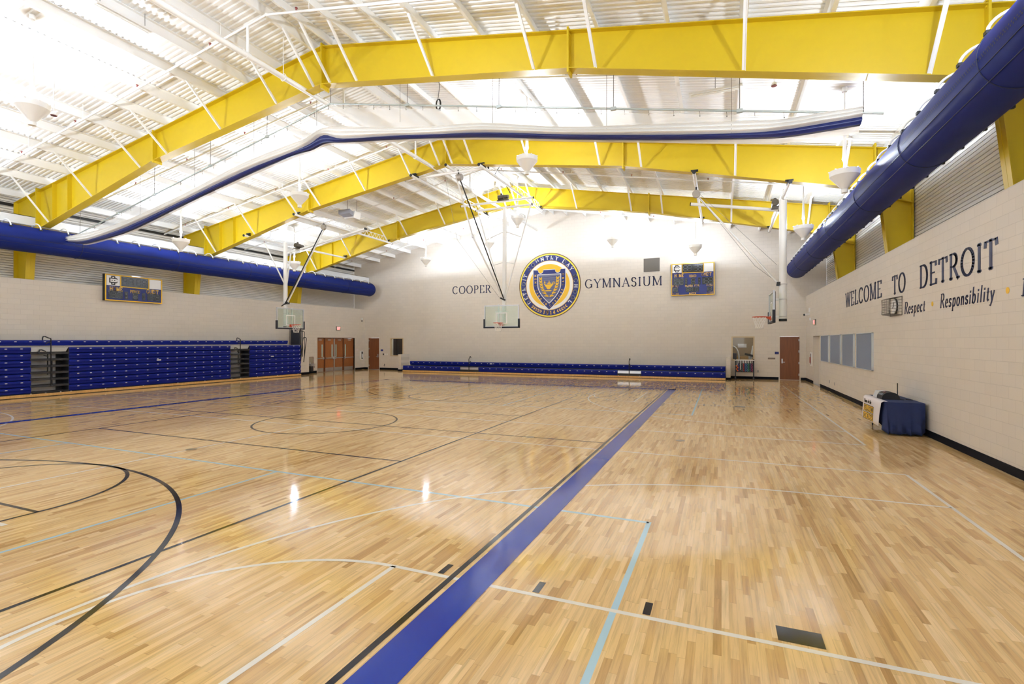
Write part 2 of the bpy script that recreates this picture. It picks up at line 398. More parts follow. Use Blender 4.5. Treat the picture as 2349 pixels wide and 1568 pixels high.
# wing walls
mb = MB(); mb.box((XL, 25.06, 0), (-25.22, 25.78, 3.9)); mb.build('wall_wing', M_wy, kind='structure')
baseb('baseboard_wing', [((XL, 25.05, 0), (-25.205, 25.795, 0.15))])
mb = MB(); mb.box((-21.97, 31.15, 0), (-21.72, YF, 1.22)); mb.build('wall_stub_left', M_wx, kind='structure')
mb = MB(); mb.box((0.25, 31.15, 0), (0.47, YF, 1.24)); mb.build('wall_stub_right', M_wx, kind='structure')
baseb('baseboard_stub_left', [((-21.985, 31.135, 0), (-21.705, YF, 0.12))])
baseb('baseboard_stub_right', [((0.235, 31.135, 0), (0.485, YF, 0.12))])

# ------------------------------------------------------------------ roof deck, purlins
mb = MB(); P = 0.152; prof = []
y = YB
while y < YF+0.3:
    prof += [(y, 0.0), (y+0.062, 0.0), (y+0.076, 0.038), (y+0.138, 0.038)]; y += P
n = len(prof)
for (xa, xb) in ((SXL-0.1, RX), (RX, SXR+0.1)):
    vs = [(xa, p, zroof(xa)+h) for p, h in prof]+[(xb, p, zroof(xb)+h) for p, h in prof]
    mb.add(vs, [(i, i+1, n+i+1, n+i) for i in range(n-1)])
mb.prism([(SXL-0.1, YB, zroof(SXL-0.1)+0.06), (RX, YB, zroof(RX)+0.06), (SXR+0.1, YB, zroof(SXR+0.1)+0.06), (SXR+0.1, YB, zroof(SXR)+0.2), (RX, YB, zroof(RX)+0.2), (SXL-0.1, YB, zroof(SXL)+0.2)], (0, YF+0.3-YB, 0))
ceiling = mb.build('ceiling', M_deck, kind='structure'); ROOTLOC[ceiling.name] = Vector((0,0,0))
PUR_R = [-10.35, -9.4, -8.15, -6.95, -5.6, -4.15, -2.65, -1.1, 0.42, 1.95, 3.48, 4.75]
PUR_L = [-10.95, -12.4, -13.6, -14.8, -16.1, -17.4, -18.8, -20.2, -21.6, -23.0, -24.4, -26.2]
PUR = PUR_R+PUR_L
def purlin(x):
    s = 1 if x > RX else -1; zt = zroof(x)-0.004; h = 0.246; mb = MB()
    sl = -0.1735*s
    def p(dx, dz): return (x+dx, YB+0.02, zt+dx*sl+dz)
    t = 0.012
    poly = [p(-s*0.075, 0), p(t/2*s, 0), p(t/2*s, -h+t), p(s*0.075, -h+t), p(s*0.075, -h), p(-s*t/2, -h), p(-s*t/2, -t), p(-s*0.075, -t)]
    mb.prism(poly, (0, YF-0.03-YB, 0))
    return mb.build('purlin', M_white, ceiling)
for x in PUR: purlin(x)
# eave girts in front of the columns
for (x0, x1, nm, wh) in ((-25.62, -25.42, 'left', 1), (4.55, 4.75, 'right', 1)):
    mb = MB()
    mb.box((x0, YB, 6.78), (x0+0.02, YF-0.05, 7.14)); mb.box((x0, YB, 7.12), (x1, YF-0.05, 7.14)); mb.box((x0, YB, 6.78), (x1, YF-0.05, 6.80)) if nm == 'right' else mb.box((x1-0.02, YB, 6.78), (x1, YF-0.05, 7.14))
    o = mb.build('trim_1' if nm == 'left' else 'trim_2', M_white, kind='structure'); o['label'] = 'white steel girt above the %s duct' % nm
for (x, nm) in ((SXL+0.03, 'gap_shade_1'), (SXR-0.03, 'gap_shade_2')):
    mb = MB(); mb.box((x-0.02, YB, zroof(x)-0.42), (x+0.02, YF-0.02, zroof(x)-0.30))  # solid black strip stands in for the shade of the eave gap
    o = mb.build(nm, M_black, kind='structure'); o['label'] = 'black strip painted in as gap shade along the top of the metal siding'

# ------------------------------------------------------------------ rigid frames
FRY = [11.5, 18.6, 25.7]
FLB = ['nearest', 'middle', 'farthest']
def frame(yc, which):
    t = thing('steel_frame', {'nearest': 'nearest yellow steel roof frame, in front of the rolled white curtain',
        'middle': 'yellow steel roof frame behind the rolled curtain, backstop pipes clamped under it',
        'farthest': 'darkest yellow steel roof frame, closest to the far wall'}[which], 'roof frame', (RX, yc, 0), 'yellow steel roof frames')
    W = 0.15; T = 0.018
    bot = [(-25.22, 6.60), (-18.1, 8.40), (RX, 9.58), (-3.3, 8.52), (4.33, 6.80)]
    top = [(-25.22, zraf(-25.22)), (RX, zraf(RX)), (4.33, zraf(4.33))]
    mb = MB()
    web = bot+top[::-1]
    mb.prism([(x, yc-0.006, z) for x, z in web], (0, 0.012, 0))
    for L, sg in ((bot, 1), (top, -1)):
        for a, b in zip(L[:-1], L[1:]):
            d = Vector((b[0]-a[0], 0, b[1]-a[1])).normalized(); nn = Vector((-d.z, 0, d.x))*T*sg
            A = Vector((a[0], yc-W, a[1])); B = Vector((b[0], yc-W, b[1]))
            mb.prism([A, B, B+nn, A+nn], (0, 2*W, 0))
    mb.build('rafter', M_yellow, t)
    for side in (0, 1):
        mb = MB()
        if side == 0: ix0, ix1, ox, sg = -26.02, -25.80, SXL+0.04, 1
        else: ix0, ix1, ox, sg = 4.67, 4.46, SXR-0.04, -1
        zt = zraf(ox); kx = -25.22 if side == 0 else 4.33
        mb.prism([(ix0, yc-0.006, 0), (ix0, yc-0.006, 4.6), (ix1, yc-0.006, 6.5), (kx, yc-0.006, 6.6), (kx, yc-0.006, zraf(kx)), (ox, yc-0.006, zt), (ox, yc-0.006, 0)], (0, 0.012, 0))
        # inner, outer and top flanges
        d = (Vector((ix1, 0, 6.6))-Vector((ix0, 0, 0))).normalized()
        mb.prism([(ix0, yc-W, 0), (ix0, yc-W, 4.6), (ix0-sg*T, yc-W, 4.6), (ix0-sg*T, yc-W, 0)], (0, 2*W, 0)); mb.prism([(ix0, yc-W, 4.6), (ix1, yc-W, 6.6), (ix1-sg*T, yc-W, 6.6), (ix0-sg*T, yc-W, 4.6)], (0, 2*W, 0))
        mb.box((ox, yc-W, 0), (ox+sg*T, yc+W, zt))
        mb.prism([(kx, yc-W, zraf(kx)), (ox, yc-W, zt), (ox, yc-W, zt-T), (kx, yc-W, zraf(kx)-T)], (0, 2*W, 0)); mb.prism([(ix1, yc-W, 6.6), (kx, yc-W, 6.6), (kx, yc-W, 6.6-T), (ix1, yc-W, 6.6-T)], (0, 2*W, 0))
        mb.bar((ix1, yc-W/2-.003, 6.6), (ox, yc-W/2-.003, 6.3), W, T); mb.bar((ix1, yc+W/2+.003, 6.6), (ox, yc+W/2+.003, 6.3), W, T)
        mb.build('column', M_yellow, t)
    # bolted end plates and web stiffeners
    for (x, zb, zt2, w2) in ((-25.22, 6.45, zraf(-25.2)+0.12, W), (-18.1, 8.32, zraf(-18.1)+0.05, W), (RX, 9.45, zraf(RX)+0.08, W), (-3.3, 8.42, zraf(-3.3)+0.07, W), (4.33, 6.65, zraf(4.33)+0.12, W)):
        mb = MB(); mb.box((x-0.022, yc-w2-0.01, zb), (x+0.022, yc+w2+0.01, zt2))
        for zz in (zb+0.05, zb+0.16, zt2-0.05, zt2-0.16):
            for yy in (yc-0.09, yc+0.09): mb.box((x-0.04, yy-0.018, zz-0.018), (x+0.04, yy+0.018, zz+0.018))
        mb.build('splice_plate', M_yellow, t)
    for x in (-24.1, -23.1, -21.5, -13.1, -6.8, -1.3, 2.4):
        zb = [b for b in [bot]][0]
        for a, b in zip(bot[:-1], bot[1:]):
            if a[0] <= x <= b[0]: z0 = a[1]+(b[1]-a[1])*(x-a[0])/(b[0]-a[0])
        if x in (-13.1, -6.8, -1.3, 2.4, -21.5): continue
        mb = MB(); mb.box((x-0.007, yc-W, z0+0.01), (x+0.007, yc-0.006, zraf(x)-0.01)); mb.build('stiffener', M_yellow, t)
    # white flange braces to the purlins, both sides
    for x in (-24.4, -21.6, -18.8, -17.4, -14.8, -12.4, -10.95, -10.35, -9.4, -6.95, -4.15, -2.65, 0.42, 3.48):
        for a, b in zip(bot[:-1], bot[1:]):
            if a[0] <= x <= b[0]: z0 = a[1]+(b[1]-a[1])*(x-a[0])/(b[0]-a[0])
        for sg in (-1, 1):
            p = Vector((x, yc+sg*0.13, z0+0.02)); q = Vector((x, yc+sg*1.28, zroof(x)-0.22))
            mb = MB(); mb.bar(p, q, 0.07, 0.012, up=(0,0,1)); mb.bar(p+Vector((0.03, 0, 0)), q+Vector((0.03, 0, 0)), 0.012, 0.06, up=(0,0,1))
            mb.build('flange_brace', M_white, t)
    return t
for yc, wv in zip(FRY, FLB): frame(yc, wv)

# ------------------------------------------------------------------ painted court lines (paint on the floor: parts of the floor)
def lines(name, m, z, segs=(), polys=(), rects=(), label=None):
    mb = MB()
    for (x0, y0, x1, y1, wd) in segs:
        d = Vector((x1-x0, y1-y0, 0)).normalized(); nn = Vector((-d.y, d.x, 0))*wd/2
        a = Vector((x0, y0, z)); b = Vector((x1, y1, z)); mb.add([a-nn, b-nn, b+nn, a+nn], [(0, 1, 2, 3)])
    for (x0, y0, x1, y1) in rects: mb.add([(x0, y0, z), (x1, y0, z), (x1, y1, z), (x0, y1, z)], [(0, 1, 2, 3)])
    for (pts, wd, closed) in polys:
        n = len(pts); L = []; R = []
        for i, p in enumerate(pts):
            a = pts[(i-1) % n] if (closed or i > 0) else p; b = pts[(i+1) % n] if (closed or i < n-1) else p
            d = Vector((b[0]-a[0], b[1]-a[1], 0)).normalized(); nn = Vector((-d.y, d.x, 0))*wd/2
            L.append(Vector((p[0], p[1], z))+nn); R.append(Vector((p[0], p[1], z))-nn)
        vs = L+R; fs = [(i, n+i, n+(i+1) % n, (i+1) % n) for i in range(n if closed else n-1)]
        mb.add(vs, fs)
    o = mb.build(name, m, floor, label=label)
    for p in o.data.polygons:
        if p.normal.z < 0: p.flip()
    return o
CX = -9.84; CY = 10.72
LW = 0.05
# navy border of the main court
bx0, bx1, by1 = -17.75, -1.89, 23.98
lines('court_border', M_navyline, 0.0026, rects=[(bx1-0.32, YB, bx1, by1), (bx0, YB, bx0+0.32, by1), (bx0, by1-0.32, bx1, by1)], label='navy border band of the main court')
lines('court_sideline', M_blackline, 0.0022, segs=[(-2.285, YB, -2.285, 23.63, 0.055)], label='black sideline beside the navy band')
BY = 22.03; BYn = -0.60
blk = [(-17.43, CY, -2.3, CY, LW), (CX-1.83, 23.66, CX-1.83, 17.84, LW), (CX+1.83, 23.66, CX+1.83, 17.84, LW), (CX-1.83, 17.84, CX+1.83, 17.84, LW),
       (CX-1.83, -2.2, CX-1.83, 3.62, LW), (CX+1.83, -2.2, CX+1.83, 3.62, LW), (CX-1.83, 3.62, CX+1.83, 3.62, LW)]
bp = [(arc(CX, CY, 1.83, 1.83, 0, 360, 72)[:-1], LW, True),
      (arc(CX, BY, 6.02, 6.02, 180, 360, 72), LW, False), ([(CX-6.02, BY), (CX-6.02, 23.66)], LW, False), ([(CX+6.02, BY), (CX+6.02, 23.66)], LW, False),
      (arc(CX, 17.84, 1.83, 1.83, 180, 360, 40), LW, False),
      (arc(CX, BYn, 6.02, 6.02, 0, 180, 90), LW*1.2, False), (arc(CX, 3.62, 1.83, 1.83, 0, 180, 48), LW*1.1, False)]
lines('court_line', M_blackline, 0.0019, segs=blk, polys=bp, label='black lines, arcs and circles of the main court')
VX0, VX1 = CX-4.5, CX+4.5
lines('volleyball_line', M_blackline, 0.0017, segs=[(VX0, 1.7, VX0, 19.72, LW), (VX1, 1.7, VX1, 19.72, LW), (VX0, 19.7, VX1, 19.7, LW), (VX0, 1.72, VX1, 1.72, LW), (VX0, 7.70, VX1, 7.66, LW), (VX0, 13.72, VX1, 13.66, LW)], label='black rectangle lines of the central volleyball court')
# white cross courts
def cross(yc, y_edge, ysign, nm, lbl):
    segs = []; polys = []
    xb, xl = 2.77, -22.4; g0, g1 = (bx1-0.0, bx1-0.45)
    segs += [(xb, y_edge-0.025*0, xb, yc+ysign*7.6, LW), (xl, y_edge, xl, yc+ysign*7.6, LW)]
    segs += [(xl, y_edge, xb, y_edge, LW), (-9.82, y_edge, -9.82, yc+ysign*7.6, LW)]
    for hx, sg in ((xb-1.60, -1), (xl+1.60, 1)):
        a = arc(hx, yc, 6.02, 6.02, 90, 270, 72) if sg < 0 else arc(hx, yc, 6.02, 6.02, -90, 90, 72)
        polys.append((a, LW, False))
        e = xb if sg < 0 else xl
        segs += [(hx, yc+6.02, e, yc+6.02, LW), (hx, yc-6.02, e, yc-6.02, LW)]
        ft = e+sg*5.68
        segs += [(e, yc+1.82, ft, yc+1.82, LW), (e, yc-1.82, ft, yc-1.82, LW), (ft, yc-1.82, ft, yc+1.82, LW)]
        a = arc(ft, yc, 1.82, 1.82, 90, 270, 40) if sg < 0 else arc(ft, yc, 1.82, 1.82, -90, 90, 40)
        polys.append((a, LW, False))
    lines(nm, M_whiteline, 0.0014, segs, polys, label=lbl)
cross(2.24, 10.02, -1, 'cross_court_line', 'white lines of the nearer cross court')
cross(20.3, 12.56, 1, 'cross_court_line', 'white lines of the farther cross court')
lb = [(-0.80, 6.20, -18.8, 6.42, LW*1.1), (-0.80, 6.22, -0.80, YB, LW*1.1), (-6.82, 6.27, -6.82, YB, LW), (-12.85, 6.36, -12.85, YB, LW),
      (-0.80, 15.72, -18.8, 15.72, LW), (-0.80, 15.70, -0.80, 24.75, LW), (-6.85, 15.72, -6.85, 24.75, LW), (-12.85, 15.72, -12.85, 24.75, LW), (-18.8, 15.72, -18.8, 24.75, LW)]
lines('volleyball_line', M_lightblue, 0.0011, lb, label='light blue volleyball lines')
kb = []
for x in (-2.42, -1.48, -0.55): kb += [(x-0.03, 4.10, x+0.03, 4.30), (x-0.03, 0.2-0.02, x+0.03, 0.38), (x-0.03, 22.16, x+0.03, 22.36), (x-0.03, 18.24, x+0.03, 18.44)]
kb += [(0.38, 4.12, 0.68, 4.325), (0.38, 0.18, 0.68, 0.38), (0.40, 22.16, 0.72, 22.36), (0.40, 18.24, 0.72, 18.44)]
lines('lane_block', M_blackline, 0.0021, rects=kb, label='black lane space marks of the cross courts')
lines('lane_block', M_whiteline, 0.0021, rects=[(-7.98, y, -7.78, y+0.06) for y in (3.18, 2.2)], label='white lane space marks at the main court key')
# floor sockets
for (x, y) in ((-0.83, 11.6), (-9.82, 6.9), (-4.0, 10.72), (-9.82, 16.4)):
    mb = MB(); mb.disc((x, y, 0.003), 0.10, (0, 0, 1), 20); o = mb.build('floor_socket', mat('brass_cover', (0.25, 0.20, 0.12), 0.4, metal=0.4), floor)

# ------------------------------------------------------------------ drawn lettering (strokes)
def E_(cx, cy, rx, ry, a0, a1, n=14): return arc(cx, cy, rx, ry, a0, a1, n)
GL = {
 'A': (0.78, [[(0.06, 0), (0.39, 1)], [(0.39, 1), (0.72, 0)], [(0.18, 0.36), (0.60, 0.36)]], [(0.06, 0), (0.72, 0)]),
 'C': (0.80, [E_(0.43, 0.5, 0.37, 0.5, 42, 318, 22)], []),
 'D': (0.84, [[(0.14, 0), (0.14, 1)], [(0.04, 1), (0.36, 1)]+E_(0.36, 0.5, 0.40, 0.5, 90, -90, 16)+[(0.04, 0)]], []),
 'E': (0.66, [[(0.14, 0), (0.14, 1)], [(0.04, 0.975), (0.58, 0.975), (0.58, 0.82)], [(0.14, 0.52), (0.46, 0.52)], [(0.04, 0.025), (0.60, 0.025), (0.62, 0.2)]], []),
 'F': (0.62, [[(0.14, 0), (0.14, 1)], [(0.04, 0.975), (0.56, 0.975), (0.56, 0.82)], [(0.14, 0.52), (0.46, 0.52)]], [(0.14, 0)]),
 'G': (0.86, [E_(0.43, 0.5, 0.37, 0.5, 42, 325, 22), [(0.74, 0.42), (0.74, 0.08)]], [(0.70, 0.42)]),
 'H': (0.84, [[(0.14, 0), (0.14, 1)], [(0.70, 0), (0.70, 1)], [(0.14, 0.52), (0.70, 0.52)]], [(0.14, 0), (0.14, 1), (0.70, 0), (0.70, 1)]),
 'I': (0.32, [[(0.16, 0), (0.16, 1)]], [(0.16, 0), (0.16, 1)]),
 'J': (0.45, [[(0.30, 1), (0.30, 0.1), (0.22, -0.05), (0.08, -0.05)]], [(0.30, 1)]),
 'K': (0.78, [[(0.14, 0), (0.14, 1)], [(0.62, 1), (0.14, 0.42)], [(0.30, 0.6), (0.70, 0)]], [(0.14, 0), (0.14, 1), (0.7, 0), (0.62, 1)]),
 'L': (0.62, [[(0.14, 0), (0.14, 1)], [(0.04, 0.025), (0.56, 0.025), (0.58, 0.2)]], [(0.14, 1)]),
 'M': (1.00, [[(0.12, 0), (0.14, 1)], [(0.14, 1), (0.50, 0.05)], [(0.50, 0.05), (0.84, 1)], [(0.86, 1), (0.86, 0)]], [(0.12, 0), (0.86, 0), (0.10, 1), (0.88, 1)]),
 'N': (0.86, [[(0.13, 0), (0.13, 1)], [(0.13, 1), (0.72, 0)], [(0.72, 0), (0.72, 1)]], [(0.13, 0), (0.09, 1), (0.72, 1)]),
 'O': (0.90, [E_(0.45, 0.5, 0.40, 0.5, 90, 450, 28)], []),
 'P': (0.66, [[(0.14, 0), (0.14, 1)], [(0.04, 1), (0.32, 1)]+E_(0.32, 0.74, 0.27, 0.26, 90, -90, 12)+[(0.14, 0.48)]], [(0.14, 0)]),
 'R': (0.74, [[(0.14, 0), (0.14, 1)], [(0.04, 1), (0.32, 1)]+E_(0.32, 0.75, 0.25, 0.25, 90, -90, 12)+[(0.14, 0.5)], [(0.34, 0.5), (0.68, 0.0)]], [(0.14, 0), (0.68, 0)]),
 'S': (0.60, [[(0.50, 0.80)]+E_(0.30, 0.76, 0.20, 0.24, 20, 250, 12)+E_(0.30, 0.25, 0.22, 0.26, 75, -160, 14)], []),
 'T': (0.74, [[(0.37, 0), (0.37, 1)], [(0.04, 0.80), (0.06, 0.975), (0.68, 0.975), (0.70, 0.80)]], [(0.37, 0)]),
 'U': (0.84, [[(0.14, 1), (0.14, 0.32)]+E_(0.42, 0.30, 0.28, 0.30, 180, 360, 14)+[(0.70, 1)]], [(0.14, 1), (0.70, 1)]),
 'V': (0.78, [[(0.06, 1), (0.40, 0)], [(0.40, 0), (0.72, 1)]], [(0.06, 1), (0.72, 1)]),
 'W': (1.10, [[(0.06, 1), (0.32, 0)], [(0.32, 0), (0.56, 1)], [(0.56, 1), (0.80, 0)], [(0.80, 0), (1.04, 1)]], [(0.06, 1), (0.56, 1), (1.04, 1)]),
 'Y': (0.76, [[(0.06, 1), (0.38, 0.46)], [(0.38, 0.46), (0.70, 1)], [(0.38, 0.46), (0.38, 0)]], [(0.06, 1), (0.70, 1), (0.38, 0)]),
 'a': (0.50, [E_(0.22, 0.26, 0.18, 0.27, 60, 330, 14), [(0.40, 0.52), (0.40, 0.0)]], []),
 'e': (0.46, [[(0.06, 0.28), (0.40, 0.30)]+E_(0.23, 0.28, 0.18, 0.28, 10, 310, 16)], []),
 'f': (0.32, [[(0.34, 0.95), (0.24, 0.98), (0.17, 0.88), (0.16, 0)], [(0.04, 0.55), (0.30, 0.55)]], []),
 'h': (0.50, [[(0.10, 0), (0.10, 1)], [(0.10, 0.38)]+E_(0.25, 0.36, 0.15, 0.19, 150, 0, 8)+[(0.40, 0)]], []),
 'm': (0.76, [[(0.10, 0), (0.10, 0.55)], [(0.10, 0.38)]+E_(0.24, 0.36, 0.13, 0.19, 150, 0, 8)+[(0.37, 0)], [(0.37, 0.38)]+E_(0.51, 0.36, 0.13, 0.19, 150, 0, 8)+[(0.64, 0)]], []),
 's': (0.40, [[(0.33, 0.46)]+E_(0.20, 0.42, 0.13, 0.14, 40, 250, 8)+E_(0.19, 0.14, 0.15, 0.14, 70, -160, 10)], []),
 'p': (0.52, [[(0.12, -0.32), (0.12, 0.55)], E_(0.28, 0.27, 0.18, 0.28, 140, -140, 14)], [(0.12, -0.32)]),
 'c': (0.44, [E_(0.24, 0.27, 0.19, 0.28, 50, 310, 14)], []),
 't': (0.32, [[(0.16, 0.75), (0.16, 0.10), (0.22, 0.01), (0.32, 0.06)], [(0.04, 0.52), (0.30, 0.52)]], []),
 'o': (0.50, [E_(0.25, 0.27, 0.20, 0.28, 90, 450, 18)], []),
 'n': (0.50, [[(0.10, 0), (0.10, 0.55)], [(0.10, 0.38)]+E_(0.25, 0.36, 0.15, 0.19, 150, 0, 8)+[(0.40, 0)]], []),
 'i': (0.24, [[(0.12, 0), (0.12, 0.55)], [(0.12, 0.72), (0.12, 0.80)]], []),
 'b': (0.52, [[(0.10, 1), (0.10, 0.02)], E_(0.26, 0.27, 0.18, 0.28, 140, -140, 14)], []),
 'l': (0.24, [[(0.12, 0), (0.12, 1)]], []),
 'y': (0.48, [[(0.05, 0.55), (0.24, 0.02)], [(0.43, 0.55), (0.22, -0.10), (0.12, -0.30), (0.02, -0.28)]], []),
 '1': (0.50, [[(0.10, 0.84), (0.26, 1), (0.26, 0)]], [(0.26, 0)]),
 '9': (0.60, [E_(0.29, 0.70, 0.21, 0.29, 0, 360, 20), [(0.50, 0.70), (0.46, 0.35), (0.32, 0.10), (0.14, 0.0)]], []),
 '4': (0.60, [[(0.40, 1), (0.04, 0.30), (0.58, 0.30)], [(0.40, 1), (0.40, 0)]], [(0.40, 0)]),
 ' ': (0.42, [], []),
}
def text_width(s, gap): return sum(GL[c][0] for c in s)+gap*(len(s)-1)
def stroke_glyph(mb, ch, place, thick, thin, serif, ext, mi=0):
    """place(x, y) maps glyph units to a 3D point; ext = extrusion vector"""
    def seg(p, q, t):
        d = Vector((q[0]-p[0], q[1]-p[1])); L = d.length
        if L < 1e-6: return
        d /= L; nx, ny = -d.y*t/2, d.x*t/2; e = t*0.22
        a = (p[0]-d.x*e, p[1]-d.y*e); b = (q[0]+d.x*e, q[1]+d.y*e)
        mb.prism([place(a[0]+nx, a[1]+ny), place(b[0]+nx, b[1]+ny), place(b[0]-nx, b[1]-ny), place(a[0]-nx, a[1]-ny)], ext, mi)
    wd, strokes, sers = GL[ch]
    for st in strokes:
        for p, q in zip(st[:-1], st[1:]):
            d = Vector((q[0]-p[0], q[1]-p[1]))
            if d.length < 1e-6: continue
            d.normalize()
            k = abs(d.y)
            if d.x*d.y > 0.25 and thin < thick*0.9 and len(st) == 2: k = 0.12     # rising diagonals are the thin ones
            seg(p, q, thin+(thick-thin)*k)
    if serif:
        for (x, y) in sers:
            yy = y+thin/2 if y <= 0.01 else y-thin/2
            seg((x-serif, yy), (x+serif, yy), thin*1.1)
def text_line(mb, s, o, u, v, h, width=None, thick=0.13, thin=0.055, serif=0.11, gap=0.16, depth=0.006, nrm=(0, -1, 0), shear=0.0, mi=0):
    """s from point o along u, letter height h up v; width = total length wanted"""
    o = Vector(o); u = Vector(u).normalized(); v = Vector(v).normalized(); ext = Vector(nrm).normalized()*depth
    tw = text_width(s, gap); sx = (width/tw) if width else h
    x = 0
    for ch in s:
        def place(a, b, x=x): return o+u*((x+a)*sx+b*h*shear)+v*(b*h)
        stroke_glyph(mb, ch, place, thick, thin, serif, ext, mi)
        x += GL[ch][0]+gap
def text_arc(mb, s, c, r, u, v, h, a0, a1, nrm, depth, thick=0.15, thin=0.07, serif=0.11, mi=0, inward=False, ws=1.0):
    """letters on a circle, standing on radius r; a0->a1 degrees; inward = tops toward the centre"""
    c = Vector(c); u = Vector(u); v = Vector(v); ext = Vector(nrm)*depth
    gap = 0.16; tw = text_width(s, gap); x = 0
    for ch in s:
        wd = GL[ch][0]; am = math.radians(a0+(a1-a0)*(x+wd/2)/tw)
        rad = u*math.cos(am)+v*math.sin(am); tan = (u*math.sin(am)-v*math.cos(am))
        if inward: rad = -rad; tan = -tan
        base = c+(rad*r if not inward else -rad*r)
        def place(a, b, base=base, rad=rad, tan=tan, wd=wd): return base+tan*((a-wd/2)*h*ws)+rad*(b*h)
        stroke_glyph(mb, ch, place, thick, thin, serif, ext, mi)
        x += wd+gap

# ------------------------------------------------------------------ wall lettering
def word_thing(nm, s, o, u, h, width, nrm, label, grp, gap=0.16, shear=0.0, **k):
    """a painted word: one thing, each letter a part"""
    t = thing(nm, label, 'wall lettering', tuple(o), grp); u = Vector(u); sx = width/text_width(s, gap); x = 0
    for ch in s:
        mb = MB(); text_line(mb, ch, Vector(o)+u*x*sx, u, (0, 0, 1), h, GL[ch][0]*sx, nrm=nrm, shear=shear, **k); mb.build('letter', M_navydark, t); x += GL[ch][0]+gap
FN = (0, -1, 0)
def word_far(nm, s, x0, x1, z0, h, label):
    word_thing(nm, s, (x0, YF-0.001, z0), (1, 0, 0), h, x1-x0, FN, label, 'navy words on the far wall')
word_far('wall_lettering', 'COOPER', -18.03, -14.97, 5.60, 0.54, 'six navy serif capitals painted left of the round seal')
word_far('wall_lettering', 'GYMNASIUM', -8.21, -3.37, 5.63, 0.56, 'navy word GYMNASIUM painted right of the round seal')
RN = (-1, 0, 0)
def word_right(nm, s, y0, y1, z0, h, label, shear=0.0, cat='wall lettering', grp='navy words on the right wall', **k):
    word_thing(nm, s, (XR-0.001, y0, z0), (0, -1, 0), h, y0-y1, RN, label, grp, shear=shear, **k)
word_right('wall_lettering', 'WELCOME', 22.52, 17.86, 3.465, 0.50, 'navy word WELCOME high on the right wall', thick=0.16, thin=0.07)
word_right('wall_lettering', 'TO', 16.86, 15.79, 3.45, 0.49, 'navy word TO high on the right wall', thick=0.16, thin=0.07)
word_right('wall_lettering', 'DETROIT', 14.78, 11.12, 3.425, 0.51, 'largest looking navy word on the right wall, nearest the big duct', thick=0.16, thin=0.07)
word_right('wall_lettering', 'Respect', 15.86, 14.46, 2.87, 0.29, 'navy italic word Respect beside the wire guard', shear=0.18, serif=0.08)
word_right('wall_lettering', 'Responsibility', 13.57, 11.24, 2.88, 0.29, 'long navy italic word Responsibility between two yellow dots', shear=0.18, serif=0.08)
word_right('wall_lettering', 'I', 10.40, 10.20, 2.87, 0.27, 'navy italic capital cut off by the right edge of the photo', shear=0.18)
for (y, lab) in ((14.0, 'yellow painted dot between the two italic words'), (10.79, 'yellow painted dot right of the longer italic word')):
    mb = MB(); mb.disc((XR, y, 3.0), 0.055, RN, 24, depth=0.005); tag(mb.build('wall_dot', M_gold), lab, 'painted dot', 'yellow dots on the right wall')

